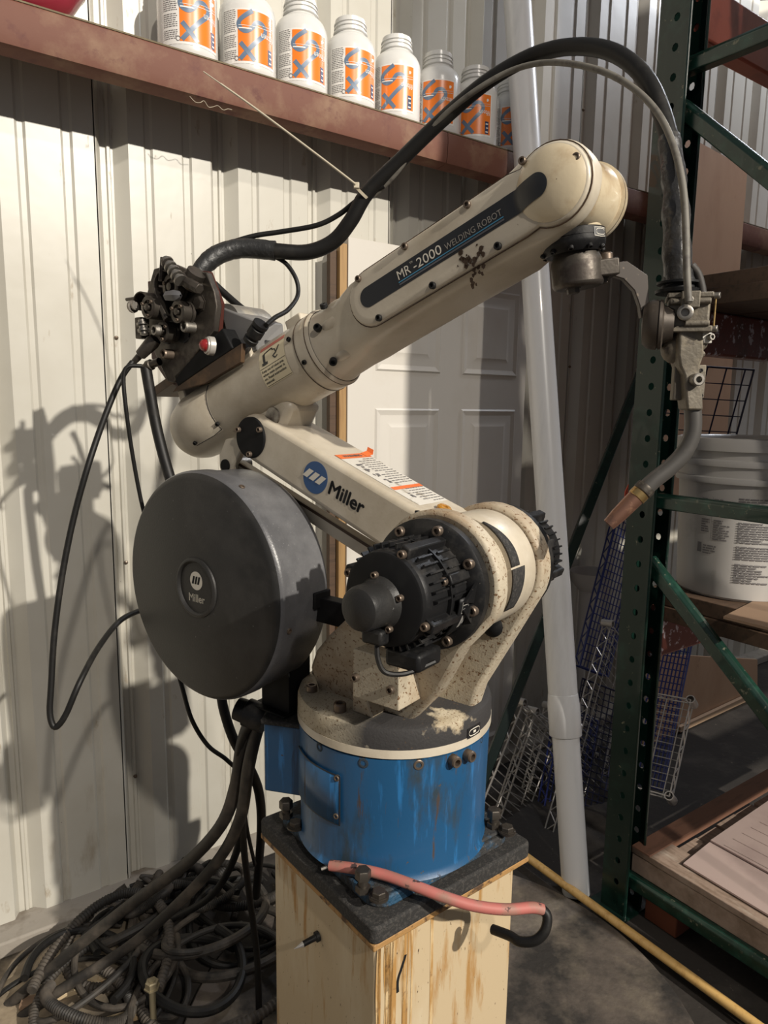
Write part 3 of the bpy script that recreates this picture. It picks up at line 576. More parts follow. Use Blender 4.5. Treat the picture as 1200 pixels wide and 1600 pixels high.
for i in range(22):
    x = .203 + i * .0078
    if 13 <= i <= 14: continue
    y = -.004 + (.02 if i % 7 == 0 else 0)
    while y < .044: l_ = rr.uniform(.004, .012); quadstrip(b, lambda a, c: ft(a, c, .0012), x, x + .0022, y, min(y + l_, .047), 1, 1); y += l_ + .0025
for i, x in enumerate((.225, .245, .266, .287, .34)):
    for k in range(5): px_, py_ = x + rr.uniform(-.006, .006), -.020 + rr.uniform(-.006, .006); quadstrip(b, lambda a, c: ft(a, c, .0012), px_, px_ + .003 + .003 * rr.random(), py_, py_ + .006 * rr.random() + .002, 1, 1)
b.build('label_print', GREYP, wl)
b = MB(UF); b.lathe((.402, -.004, .043), (0, 0, 1), [(0, 0), (0, .013), (.007, .0125), (.009, .010), (.009, .005), (.005, .004), (.005, 0)], 24); b.build('amber_cap', AMBER, ua)
# parallel link bar and lower elbow bracket
l0 = onf(RU, 362, 726, -.03); l1 = onf(RU, 610, 885, -.03)
v_ = Vector((l1[0] - l0[0], 0, l1[1] - l0[1])); LB_ = sub(RU, (l0[0], 0, l0[1]), math.atan2(v_.z, v_.x)); Ln = v_.length
lk = MB(LB_).box(0, Ln, -.032, -.008, -.0135, .0135).build('link_bar', CREAM, rb, bevel=.003)
MB(LB_).box(0, Ln, -.0325, -.0322, .008, .0135).build('link_edge', BROWNP, lk)
b = MB(LB_); b.lathe((0, -.012, 0), (0, -1, 0), [(-.02, 0), (-.02, .019), (.022, .019), (.022, 0)], 28); b.build('link_eye', STEEL, lk)
tl0 = onf(RU, 357, 727, -.045)
b = MB(RU)
b.prism([(tl0[0] + .02 * math.cos(math.radians(a)), tl0[1] + .02 * math.sin(math.radians(a))) for a in range(180, 380, 20)] + [(tl0[0] + .050, tl0[1] + .035), (tl0[0] + .060, tl0[1] + .060), (tl0[0] + .0, tl0[1] + .052), (tl0[0] - .020, tl0[1] + .020)], -.052, -.036); lgk = b.build('tail_lug', CREAM, rb, bevel=.003)
b = MB(RU); b.lathe((tl0[0], -.052, tl0[1]), (0, -1, 0), [(0, 0), (0, .0125), (.003, .012), (.003, 0)], 24); pc = b.build('pin_cover', DISC, lgk)
# --- forearm tail (motor barrel)
R_T = .069
b = MB(AF); b.lathe((0, 0, 0), (1, 0, 0), [(-.064, 0), (-.063, .02), (-.058, .036), (-.048, .050), (-.032, .061), (-.012, .067), (.01, R_T), (.36, R_T), (.375, .0705), (.395, .0705), (.400, .067)], 64)
fa = b.build('forearm_barrel', CREAM, rb)
b = MB(AF); b.lathe((0, 0, 0), (1, 0, 0), [(.0, .0690), (.002, .0697), (.110, .0697), (.111, .0690)], 30, math.radians(-96), math.radians(46)); cvp = b.build('barrel_cover', CREAM, fa)
def bar(s, ph, r=.0712): # point on barrel: phi measured from near side (-y) upwards
    return (s, -r * math.cos(ph), r * math.sin(ph))
b = MB(AF); b.tube([bar(.110, math.radians(a), .0696) for a in range(85, -46, -8)] + [bar(s, math.radians(-46), .0696) for s in (.08, .05, .02)], .0008, 5, 1); b.build('cover_seam', DECAL, fa)
for s, a in ((.112, -32), (.025, -40), (.355, 22), (.375, -20)): bolt(fa, AF, bar(s, math.radians(a), .070), Vector(bar(0, math.radians(a), 1)), .0042, .004, 'b')
for s0 in (.365, .392):
    b = MB(AF); b.lathe((s0, 0, 0), (1, 0, 0), [(0, .0702), (.0, .0711), (.0012, .0711), (.0012, .0702)], 64); b.build('barrel_seam', BROWNP, fa)
MB(AF).box(.325, .365, -.03, .0, .055, .078).build('top_pad', CREAM, fa, bevel=.003)
MB(AF).box(-.01, .012, -.035, .03, .055, .086).build('mount_pad', CREAM, fa, bevel=.003)
pdx = onf(AF, 386, 560, -.05); MB(AF).box(pdx[0] - .012, pdx[0] + .014, -.052, .03, .035, pdx[1] + .018).build('mount_pad', CREAM, fa, bevel=.003)
# underside clevis joining the upper arm
cp = AF.inverted() @ (UF @ Vector((0, 0, 0)))
b = MB(UF); b.lathe((0, -.052, 0), (0, 1, 0), [(0, 0), (0, .030), (.104, .030), (.104, 0)], 32); b.build('elbow_barrel', STEEL, fa)
b = MB(RU); ex, ez = -.296, 1.388
b.prism([(ex - .03, ez - .02), (ex + .03, ez - .03), (ex + .085, ez + .06), (ex + .03, ez + .10), (ex - .07, ez + .055)], -.040, .045); b.build('elbow_clevis', CREAM, fa, bevel=.012)
p = onf(RU, 440, 650, -.02); b = MB(RU); b.lathe((p[0], -.045, p[1]), (0, 1, 0), [(0, 0), (0, .016), (.03, .018), (.06, .016), (.06, 0)], 24); b.build('clevis_pin', STEEL, fa)
# warning sticker wrapped on the barrel
fb = lambda x, y, r=.0697: bar(x, y / R_T, r)
S0, S1, T0, T1 = .272, .340, math.radians(-25) * R_T, math.radians(42) * R_T
b = MB(AF); quadstrip(b, fb, S0, S1, T0, T1, 1, 14); st = b.build('safety_sticker', LABY, fa)
b = MB(AF); fb2 = lambda x, y: fb(x, y, .0701); quadstrip(b, fb2, S0 + .001, S1 - .001, T1 - .011, T1 - .002, 1, 4); b.build('sticker_header', REDP, st)
b = MB(AF); LN = ['Keep out of robot area', 'when main power is', 'on. Read instruction', 'manual.']
for i, l_ in enumerate(LN): text(b, l_, .0062, lambda x, y, i=i: fb2(S0 + .003 + x, T0 + .0265 - i * .0068 + y), w=(.058 if i < 3 else .022), bold=.00012)
ribbon(b, fb2, [(S0 + .001, T0 + .034), (S1 - .001, T0 + .034)], .0008, 2); ribbon(b, fb2, [(S0 + .001, T0 + .002), (S1 - .001, T0 + .002)], .0008, 2)
bb_ = T0 + .038
quadstrip(b, fb2, S0 + .008, S0 + .023, bb_, bb_ + .005, 1, 1); ribbon(b, fb2, [(S0 + .015, bb_), (S0 + .013, bb_ + .022)], .006, 2); ribbon(b, fb2, [(S0 + .013, bb_ + .022), (S0 + .033, bb_ + .026), (S0 + .036, bb_ + .022)], .003, 2)
ribbon(b, fb2, [(S0 + .044, bb_ + .003), (S0 + .038, bb_ + .009), (S0 + .046, bb_ + .012), (S0 + .054, bb_ + .024)], .003, 2); ribbon(b, fb2, [(S0 + .046, bb_ + .012), (S0 + .043, bb_ + .02), (S0 + .036, bb_ + .022)], .0022, 2); ribbon(b, fb2, [(S0 + .044, bb_ + .003), (S0 + .050, bb_ + .006)], .0022, 2)
b.build('sticker_print', DECAL, st)
# --- forearm housing
def sec(s, nc, nh, y0, y1, e=4.0, n=44):
    yc = (y0 + y1) / 2; yh = (y1 - y0) / 2; r = []
    for i in range(n):
        a = 2 * PI * i / n; c, q = math.cos(a), math.sin(a); r.append((s, yc + yh * math.copysign(abs(c) ** (2 / e), c), nc + nh * math.copysign(abs(q) ** (2 / e), q)))
    return r
secs = [sec(.400, 0, .066, -.066, .066, 2), (sec(.414, 0, .063, -.062, .062, 2)), sec(.45, 0, .060, -.060, .060, 2.2), sec(.480, .001, .060, -.066, .058, 2.8), sec(.508, .002, .058, -.073, .056, 3.6), sec(.55, .002, .056, -.0765, .056, 4), sec(.66, .003, .055, -.078, .056, 4), sec(.775, .003, .055, -.078, .052, 4), sec(.80, .003, .056, -.078, .034, 4), sec(.815, .003, .0565, -.078, .006, 4), sec(.832, .003, .057, -.078, -.028, 4), sec(.848, .003, .0575, -.078, -.044, 4), sec(.862, .003, .0575, -.078, -.047, 4)]
for i in range(1, 11):
    a = PI / 2 * i / 10.4; secs.append(sec(.862 + .0585 * math.sin(a), .003, .0575 * math.cos(a), -.078, -.047, 4))
hs = MB(AF).loft(secs).build('forearm_housing', CREAM, rb, ang=50)
# neck pockets with bolts
for ph, s in ((14, .432), (-40, .432), (62, .432)):
    b = MB(AF); a = math.radians(ph); c_ = Vector(bar(s, a, .0535)); b.sphere(c_ + Vector((.012, 0, 0)), 1, 20, (.026, .011, .013)); b.build('bolt_pocket', CREAM, hs)
    bolt(hs, AF, bar(s - .010, a, .064), (.35, -math.cos(a), math.sin(a)), .0065, .008, 'b')
# cover plate: long lid with domed round end
def outline(k=0):
    return arc(.555, .003, .043 - k, 90, 270, 14) + [(.66, -.040 + k), (.815, -.040 + k)] + arc(.866, .002, .051 - k, -128, 128, 26) + [(.815, .046 - k), (.66, .046 - k)]
b = MB(AF); rings = []
for k, y in ((-.001, -.0765), (0, -.0795), (.001, -.0835), (.0035, -.0850), (.012, -.0855)): rings.append([(x, y, z) for x, z in outline(k)])
b.loft(rings, False); n = len(rings[0]); b.add(rings[-1], [tuple(range(n))]); lid = b.build('side_lid', CREAM, hs, ang=60)
b = MB(AF); b.tube([(x, -.0795, z) for x, z in outline(-.0015)] + [(outline(-.0015)[0][0], -.0795, outline(-.0015)[0][1])], .0009, 5, 1); b.build('lid_seam', BROWNP, lid)
DOME = lambda x, z: .0855 + .0125 * math.sqrt(max(1 - ((x - .866) ** 2 + (z - .002) ** 2) / .047 ** 2, 0)) ** 1.5
b = MB(AF); gr = [[(.866 + .047 * r_ / 10 * math.cos(a * PI / 18), -DOME(.866 + .047 * r_ / 10 * math.cos(a * PI / 18), .002 + .047 * r_ / 10 * math.sin(a * PI / 18)), .002 + .047 * r_ / 10 * math.sin(a * PI / 18)) for a in range(36)] for r_ in range(1, 11)]; b.loft(gr, False); b.add([(.866, -.098, .002)] + gr[0], [(0, i + 1, (i + 1) % 36 + 1) for i in range(36)]); b.build('lid_dome', CREAMW, lid)
# black strip wraps over lid with round ends
r_ = .0155
so = arc(.552, .0045, r_, 90, 270, 12) + arc(.852, .0045, r_, -90, 90, 12)
b = MB(AF); xs_ = sorted([.552 - r_ * math.cos(PI / 2 * i / 10) for i in range(10)] + [.552 + .3 * i / 60 for i in range(61)] + [.852 + r_ * math.sin(PI / 2 * i / 10) for i in range(1, 11)])
cols_ = []
for x in xs_:
    e_x = max(.552 - x, x - .852, 0); h_ = math.sqrt(max(r_ ** 2 - e_x ** 2, 1e-9)); cols_.append([(x, -(DOME(x, .0045 + h_ * k / 6) + .0012 if x > .80 else .0861), .0045 + h_ * k / 6) for k in range(-6, 7)])
nn_ = len(cols_[0]); b.add([p for c in cols_ for p in c], [(i * nn_ + j, i * nn_ + j + 1, (i + 1) * nn_ + j + 1, (i + 1) * nn_ + j) for i in range(len(cols_) - 1) for j in range(nn_ - 1)]); strip = b.build('name_strip', DEC2, lid)
fs_ = lambda x, z, d=.0867: (x, -d, z)
b = MB(AF); text(b, 'MR', .0195, lambda x, y: fs_(.612 + x, .0005 + y), w=.0255); text(b, '-2000', .0195, lambda x, y: fs_(.6425 + x, .0005 + y), w=.052); text(b, 'TM', .004, lambda x, y: fs_(.639 + x, .0125 + y)); b.build('model_lettering', WHT, strip)
b = MB(AF); text(b, 'WELDING ROBOT', .0125, lambda x, y: fs_(.7005 + x, .0005 + y), w=.094); b.build('function_lettering', mat('print dim cream', (.30, .28, .25), .5), strip)
b = MB(AF); quadstrip(b, fs_, .612, .795, -.0035, -.002, 1, 1); b.build('blue_line', CYAN, strip)
b = MB(AF); quadstrip(b, fs_, .612, .795, -.0075, -.0050, 1, 1); b.build('grey_line', mat('print grey line', (.10, .10, .11), .5), strip)
for s, z in ((.545, .038), (.640, .040), (.752, .040), (.842, .048), (.906, .012), (.560, -.034), (.664, -.034), (.775, -.034)): bolt(lid, AF, (s, -.0845, z), (0, -1, 0), .0050, .0055, 'd' if z > 0 else 'b')
# grime patch
b = MB(AF); rr = random.Random(4)
for i in range(44):
    s = .727 + rr.gauss(0, .010); z = -.036 + rr.gauss(0, .011); e = rr.uniform(.0008, .0035)
    if z > -.012: continue
    yy = -.0863 if z > -.039 else -.0795 + (.002 if z < -.047 else 0)
    b.add([(s + e * rr.uniform(.6, 1.3) * math.cos(k * 1.05), yy, z + e * 1.5 * rr.uniform(.6, 1.2) * math.sin(k * 1.05)) for k in range(6)], [tuple(range(6))])
b.build('chipped_paint', BROWNP, lid)
# --- wrist
b = MB(AF); b.lathe((.872, -.024, -.002), (0, 1, 0), [(-.028, .040), (-.026, .046), (.002, .047), (.034, .050), (.036, .0485), (.040, .0485), (.042, .0535), (.052, .0535), (.058, .050), (.061, .044), (.062, 0)], 48); wr = b.build('wrist_joint', CREAMW, rb)
b = MB(AF); b.lathe((.872, .018, -.002), (0, 1, 0), [(0, .0538), (.0012, .0538)], 48); b.build('joint_seam', BROWNP, wr)
NA = RU.inverted() @ (TF @ Vector((0, 0, 0)))
nf = TF @ frame((0, 0, 0), (math.cos(.13), 0, math.sin(.13)), (0, 1, 0))     # tilted neck, z is its axis
b = MB(nf); b.lathe((0, 0, 0), (0, 0, 1), [(.012, 0), (.012, .041), (.016, .0425), (.026, .0425), (.030, .040), (.045, .038), (.065, .037), (.080, .034), (.084, 0)], 40); nk = b.build('wrist_neck', CREAMW, rb)
b = MB(nf); b.lathe((0, 0, 0), (0, 0, 1), [(-.017, 0), (-.017, .036), (-.008, .044), (-.004, .0445), (.0, .0445), (.0003, .0438), (.0015, .0438), (.0018, .0445), (.011, .0445), (.013, .040)], 48); tf_ = b.build('tool_flange', BLACK, rb)
for a in range(0, 360, 36): bolt(tf_, nf, (.040 * math.cos(math.radians(a)), .040 * math.sin(math.radians(a)), -.0125), (math.cos(math.radians(a)) * .5, math.sin(math.radians(a)) * .5, -1), .0035, .004, 'b')
b = MB(nf); fp = lambda x, y, r=.0450: (r * math.sin(x), -r * math.cos(x), y)
quadstrip(b, fp, .42, .98, -.003, .009, 8, 1); axp = b.build('axis_plate', mat('plate grey', (.12, .12, .12), .4, .3), tf_)
b = MB(nf); f5 = lambda x, y: fp(x, y, .0454); ribbon(b, f5, [(.50, .003), (.56, .0065), (.86, .0065), (.92, .003), (.86, -.0005), (.56, -.0005), (.50, .003)], .0008, 2); ribbon(b, f5, [(.44, .008), (.96, .008), (.96, -.0022), (.44, -.0022), (.44, .008)], .0006, 2); b.build('axis_plate_print', WHT, axp)
# ================================================================ TORCH
tc = thing('welding_torch', TF, (.18, 0, -.3), 'dusty welding torch with bent neck and copper nozzle hanging from the wrist', 'torch')
b = MB(nf); b.lathe((0.004, 0, 0), (0, 0, 1), [(-.062, 0), (-.062, .030), (-.058, .0345), (-.030, .0345), (-.026, .034), (-.017, .030)], 40); b.box(.0, .056, -.022, .022, -.052, -.030); ad = b.build('clamp_adapter', DSTEEL, tc, bevel=.002)
bolt(ad, nf, (.045, 0, -.030), (0, 0, 1), .0085, .010, 'd'); bolt(ad, nf, (.036, 0, -.052), (0, 0, -1), .0085, .009, 'g', True); bolt(ad, nf, (-.006, -.010, -.062), (0, 0, -1), .0085, .009, 'g', True)
def tp(u, v, y=0): return onf(TF, u, v, y)
bo = [tp(*q) for q in ((949, 412), (978, 409), (1010, 431), (1012, 470), (1016, 492), (1000, 498), (997, 478), (989, 455), (972, 437), (949, 430))]
b = MB(TF).prism(bo, -.006, .006); br = b.build('bracket_arm', mat('brown-grey bracket', (.065, .055, .048), .5, .4, [((.16, .13, .10), 90, .62, .08, u1)]), tc, bevel=.0012)
cx, cz = tp(1014, 508); TX = frame((cx, 0, cz), Vector((.93, -.36, 0)), Vector((.36, .93, 0)))
b = MB(TF @ TX); b.lathe((0, 0, 0), (1, 0, 0), [(-.010, 0), (-.008, .026), (-.002, .0315), (.004, .0335), (.011, .034), (.0112, .032), (.013, .032), (.0132, .034), (.017, .033), (.019, .026), (.032, .021), (.032, 0)], 44); b.build('breakaway_clutch', mat('brown-black clutch', (.06, .048, .038), .5, .4, [((.12, .10, .08), 50, .55, .2, u1)]), tc)
x0, z1 = tp(1047, 462); x1, z0 = tp(1101, 520)
BKM = TF @ frame(((x0 + x1) / 2, 0, (z0 + z1) / 2), (.95, -.31, 0), (.31, .95, 0)); hw = (x1 - x0) / 2; hh = (z1 - z0) / 2
bk = MB(BKM).box(-hw, hw, -.026, .026, -hh, hh).build('mount_block', DUSTY, tc, bevel=.003)
b = MB(BKM); b.box(-hw - .003, hw + .003, -.029, .029, hh - .006, hh + .001); b.box(-hw - .002, hw + .004, -.029, .029, -hh - .002, -hh + .006); b.box(-.012, .012, -.034, -.024, hh - .02, hh + .002)
b.cyl((-hw, -.028, hh - .011), (hw, -.028, hh - .011), .0045, n=12); b.cyl((-hw * .2, -.028, -hh + .009), (hw, -.028, -hh + .009), .0045, n=12); b.build('block_ribs', DUSTY, bk, bevel=.0015)
b = MB(BKM); b.lathe((-.006, -.026, -.002), (0, -1, 0), [(0, 0), (0, .0105), (.012, .0105), (.013, .009), (.013, .0055), (.004, .005), (.004, 0)], 20); b.build('threaded_boss', STEEL, bk)
bolt(bk, BKM, (-.002, -.034, hh - .010), (0, -1, 0), .0052, .004, 's'); bolt(bk, BKM, (-hw + .008, 0, hh), (0, 0, 1), .006, .006, 'd'); bolt(bk, BKM, (hw - .012, .005, hh), (0, 0, 1), .006, .006, 'd')
for zz_ in (hh - .004, -hh + .002): bolt(bk, BKM, (hw + .004, -.022, zz_), (1, -.3, 0), .0042, .007, 's')
b = MB(BKM); b.cyl((hw + .006, -.024, hh - .002), (hw + .006, -.024, -hh), .0012, n=8); b.build('block_rod', BRASS, bk)
# lower hanger, clamp
b = MB(TF); P_ = lambda u, v, y=-.0: Vector((tp(u, v)[0], y, tp(u, v)[1]))
b.loft([[(x, y, z) for x, y in ((cx_ - wx, -dy), (cx_ + wx, -dy), (cx_ + wx, dy), (cx_ - wx, dy))] for (cx_, z, wx, dy) in [(P_(1070, 520).x, P_(1070, 518).z, .016, .022), (P_(1072, 540).x, P_(0, 540).z, .018, .020), (P_(1072, 558).x, P_(0, 558).z, .014, .016), (P_(1076, 572).x, P_(0, 572).z, .011, .015), (P_(1078, 600).x, P_(0, 600).z, .012, .017), (P_(1080, 626).x, P_(0, 626).z, .0115, .016)]])
hg = b.build('torch_hanger', DUSTY, tc, bevel=.003)
b = MB(TF); b.sphere(P_(1092, 537, .004), 1, 16, (.013, .013, .011)); b.sphere(P_(1092, 553, .004), 1, 16, (.010, .010, .006)); b.sphere(P_(1056, 545, .006), 1, 16, (.018, .018, .020)); b.build('knuckle', DUSTY, tc)
b = MB(TF); q = P_(1103, 528, -.005); b.box(q.x - .02, q.x + .004, q.y - .006, q.y + .006, q.z - .008, q.z + .006); b.build('gauge_plate', LABW, tc, bevel=.001)
bolt(hg, TF, P_(1103, 528, -.012), (.3, -1, 0), .0045, .005, 's')
q = P_(1078, 594, -.016); b = MB(TF); b.lathe(q, (.1, -1, 0), [(0, 0), (0, .0088), (.010, .0088), (.011, .0075), (.011, .0045), (.004, .004), (.004, 0)], 20); b.build('threaded_boss', STEEL, hg)
xa, za = tp(1055, 572); xb, zb_ = tp(1098, 626)
b = MB(TF); b.box(xa, xa + .013, .0, .012, zb_, za); b.box(xb - .013, xb, -.004, .004, zb_ + .003, za + .002); b.build('clamp_plates', DUSTY, tc, bevel=.0015)
for v_y in (579, 618):
    q = P_(1093, v_y, -.0045); bolt(hg, TF, q, (0, -1, 0), .0026, .0015, 'b')
neck = [P_(1079, 622), P_(1083, 650), P_(1081, 680), P_(1068, 708), P_(1045, 732), P_(1020, 752), P_(1000, 772)]
MB(TF).tube(neck, .0118, 20, 6).build('bent_neck', mat('grey scuffed tube', (.085, .08, .074), .4, .3, [((.12, .11, .10), 30, .55, .15, u1)]), tc)
dn = (P_(950, 818) - P_(1000, 768)).normalized(); pn_ = P_(1008, 763)
b = MB(TF); b.lathe(pn_ - dn * .004, dn, [(0, 0), (0, .0135), (.003, .0142), (.010, .0142), (.012, .0125)], 24); b.build('neck_nut', DSTEEL, tc)
b = MB(TF); b.lathe(pn_ + dn * .008, dn, [(0, .012), (0, .0135), (.010, .0135), (.011, .012)], 24); b.build('brass_ring', BRASS, tc)
b = MB(TF); b.lathe(pn_ + dn * .018, dn, [(0, .0125), (.035, .0115), (.055, .0095), (.055, .006), (.045, .006)], 24); b.build('copper_nozzle', COPPER, tc)
q = P_(1060, 444); b = MB(TF); b.lathe((q.x + .002, .004, q.z - .012), (0, 0, 1), [(0, 0), (0, .030), (.004, .031), (.006, .024), (.010, .023), (.012, .029), (.015, .029), (.017, .022), (.03, .021)], 28); b.build('hose_collar', BLACK, tc)
# ---- cables at the torch end
def cable(name, mt, pts, r, label, cat='cable', group=None, n=12, rf=None, sm=6, kd=KD):
    o = MB().tube([at(p[0], p[1], p[2] * kd) for p in pts], r, n, sm, rf=rf).build(name, mt); return tag(o, label, cat, group)
main = [(1062, 446, .962), (1058, 400, .962), (1056, 330, .965), (1052, 270, .968), (1045, 215, .975), (1026, 155, .995), (1000, 112, 1.02), (960, 83, 1.055), (915, 73, 1.095), (865, 77, 1.14), (815, 95, 1.18), (755, 132, 1.22), (690, 188, 1.27), (630, 246, 1.31), (575, 300, 1.34), (548, 345, 1.36), (520, 378, 1.38), (480, 394, 1.39), (430, 392, 1.39), (380, 388, 1.39), (345, 396, 1.38), (322, 412, 1.37), (303, 436, 1.36)]
main = [(u, v, d * KD) for u, v, d in main]
mc = thing('torch_hose', I4, at(600, 275, 1.33 * KD), 'thick black torch hose arching from the wire feeder over the arm to the torch', 'hose')
MB().tube([at(*p) for p in main], .0125, 14, 7, rf=lambda t, i: .0122 + .0022 * max(0, min(1, (t - .45) / .3))).build('hose_jacket', RUBBER, mc)
rr = random.Random(2)
b = MB().tube([at(*p) for p in main[:5]], .0185, 14, 8, rf=lambda t, i: .0195 - .005 * t + .0008 * math.sin(i * .9) + rr.uniform(-.0007, .0007)); b.build('tape_wrap', TAPE, mc)
b = MB().tube([at(*p) for p in main[18:23]], .0185, 14, 8, rf=lambda t, i: (.0178 + rr.uniform(-.0005, .0005)) - .004 * max(0, t - .7) / .3); b.build('tape_wrap', mat('black cloth tape', (.018, .018, .018), .45, 0, (), (60, .8, .004)), mc)
cable('gas_line', GREYRUB, [(1076, 472, .925), (1073, 420, .925), (1071, 340, .932), (1066, 285, .938), (1053, 230, .95), (1030, 180, .97), (995, 142, 1.0), (950, 115, 1.04), (900, 101, 1.085), (850, 98, 1.14), (800, 110, 1.18), (750, 137, 1.21), (700, 175, 1.25), (655, 222, 1.29), (618, 272, 1.32), (585, 305, 1.345)], .0046, 'thin grey gas line following under the thick torch hose to the torch', sm=6)
cable('control_cable', RUBBER, [(600, 290, 1.33), (560, 312, 1.35), (530, 335, 1.37), (495, 352, 1.38), (440, 362, 1.39), (400, 368, 1.39), (365, 378, 1.39), (340, 388, 1.39)], .0048, 'thin black cable bowing above the thick hose left of the zip tie')
cable('short_lead', DUSTRUB, [(1080, 415, .95), (1090, 428, .95), (1096, 448, .948), (1098, 464, .945)], .0055, 'short bent grey lead entering the top of the torch block')
zt_ = thing('zip_tie', I4, at(556, 290, 1.2705), 'pale nylon zip tie with a long straight tail around the thick hose', 'zip tie')
MB().tube([at(556, 288, 1.2514), at(500, 245, 1.2705), at(400, 170, 1.2992), at(345, 131, 1.3088)], .0022, 6, 4).build('tie_tail', ZIPM, zt_)
MB().tube([at(345, 131, 1.3088), at(318, 112, 1.3135)], .0012, 6, 1).build('tie_tip', ZIPM, zt_)
a_ = at(566, 302, 1.2801); tdir = (at(630, 246, 1.2514) - at(548, 345, 1.2992)).normalized()
b = MB(); b.lathe(a_ - tdir * .002, tdir, [(0, .0150), (0, .0165), (.005, .0165), (.005, .0150)], 24); b.build('tie_loop', ZIPM, zt_)
b = MB(Matrix.Translation(at(557, 290, 1.2562))); b.box(-.005, .005, -.004, .004, -.005, .005); b.build('tie_head', ZIPM, zt_, bevel=.001)

# ================================================================ WIRE FEEDER
wf = thing('wire_feeder', RU, (-.46, 0, 1.5), 'oily four-roll wire feeder with red lamp mounted on the arm tail', 'wire feeder')
Q = -.075
def fq(u, v, q=Q): return onf(RU, u, v, q)
def F3(u, v, q=Q): x, z = onf(RU, u, v, q); return Vector((x, q, z))
fp_ = [fq(*q) for q in ((298, 424), (322, 425), (334, 455), (338, 478), (333, 517), (272, 598), (262, 596), (245, 560), (233, 530), (226, 470), (240, 420), (270, 412))]
b = MB(RU).prism(fp_, Q, Q + .014); fpl = b.build('feed_plate', DSTEEL, wf, bevel=.002)
fp2 = [fq(*q, Q + .018) for q in ((300, 422), (326, 424), (345, 474), (342, 518), (278, 604), (262, 596), (238, 560), (232, 440))]
MB(RU).prism(fp2, Q + .016, Q + .028).build('insulator_plate', REDD, fpl, bevel=.001)
def disc(c, r, h, mt, name, par=wf, prof=None, n=28):
    b = MB(RU); b.lathe(c, (0, -1, 0), prof or [(0, 0), (0, r), (h * .9, r), (h, r * .92), (h, 0)], n); return b.build(name, mt, par)
for u, v, r in ((278, 496, .024), (262, 520, .022), (287, 520, .020), (265, 468, .026)): disc(F3(u, v), r, .003, BLACK, 'gear_recess', fpl)
GR = [(266, 448, .024, .030), (231, 480, .022, .048), (277, 487, .021, .034), (254, 518, .020, .032)]
for u, v, r, h in GR:
    c = F3(u, v, Q - h); 
    dg = disc(c + Vector((0, h * .8, 0)), r * 1.0, h * .5, DSTEEL, 'drive_roll', wf, [(0, 0), (0, r), (.006, r), (.0065, r * .88), (.008, r * .88), (.0085, r), (h * .8, r), (h * .8 + .001, r * .9), (h * .8 + .001, r * .62), (h * .8 - .003, r * .60), (h * .8 - .003, r * .32), (h * .8 + .004, r * .30), (h * .8 + .005, 0)])
    for k in range(3):
        a = k * 2.1 + .6; bolt(dg, RU, (c.x + r * .74 * math.cos(a), c.y, c.z + r * .74 * math.sin(a)), (0, -1, 0), .0032, .004, 'd')
for cx0, cz0, rad, a0, a1, q in ((266, 448, .029, 60, 230, Q - .015), (231, 480, .028, 10, 190, Q - .03)):
    c = F3(cx0, cz0, q); b = MB(RU); pts = arc(c.x, c.z, rad, a0, a1, 14); inn = arc(c.x, c.z, rad - .003, a1, a0, 14); b.prism(pts + inn, q - .018, q + .016); b.build('gear_guard', DSTEEL, wf, bevel=.001)
# pressure arms and springs
for a_, b2, w_ in (((255, 402), (252, 440), .006), ((246, 468), (262, 500), .008), ((292, 440), (312, 452), .010)):
    p0 = F3(*a_, Q - .03); p1 = F3(*b2, Q - .03); b = MB(RU); b.tube([p0, p1], w_, 6, 1); b.build('pressure_arm', DSTEEL, wf, bevel=.001)
for (ua_, va_, ub_, vb_, q) in ((258, 405, 283, 440, Q - .04), (212, 478, 205, 480, Q - .05), (222, 500, 226, 524, Q - .045)):
    p0 = F3(ua_, va_, q); p1 = F3(ub_, vb_, q); b = MB(RU); n = max(int((p1 - p0).length / .006), 2)
    for i in range(n):
        c = p0.lerp(p1, i / n); b.lathe(c, p1 - p0, [(0, 0), (0, .008 + .004 * (i % 2)), (.0045, .008 + .004 * (i % 2)), (.0045, 0)], 14)
    b.build('tension_spring', STEEL, wf)
p0 = F3(258, 463, Q - .06); p1 = F3(292, 461, Q - .06); b = MB(RU); b.lathe(p0, p1 - p0, [(0, .002), (.006, .009), (.032, .011), (.040, .008), (.046, .002)], 6); b.build('wing_knob', mat('grey knob', (.09, .09, .095), .4), wf)
MB(RU).tube([F3(198, 468, Q - .04), F3(215, 466, Q - .04)], .0035, 8, 1).build('release_lever', DSTEEL, wf)
for u, v, r, h, k in ((313, 474, .0125, .010, 'g'), (302, 512, .0105, .022, 's'), (272, 519, .0105, .045, 's'), (268, 554, .0095, .020, 'd')): bolt(fpl, RU, F3(u, v), (0, -1, 0), r, h, k, hexa=(r > .012))
# outlet clamp where the hose enters
p0 = F3(296, 448, Q - .012); p1 = F3(310, 420, Q - .012)
b = MB(RU); b.lathe(p0, p1 - p0, [(0, 0), (0, .017), (.012, .019), (.014, .021), (.020, .021), (.022, .018), (.034, .018), (.034, 0)], 24); b.build('hose_socket', DSTEEL, wf)
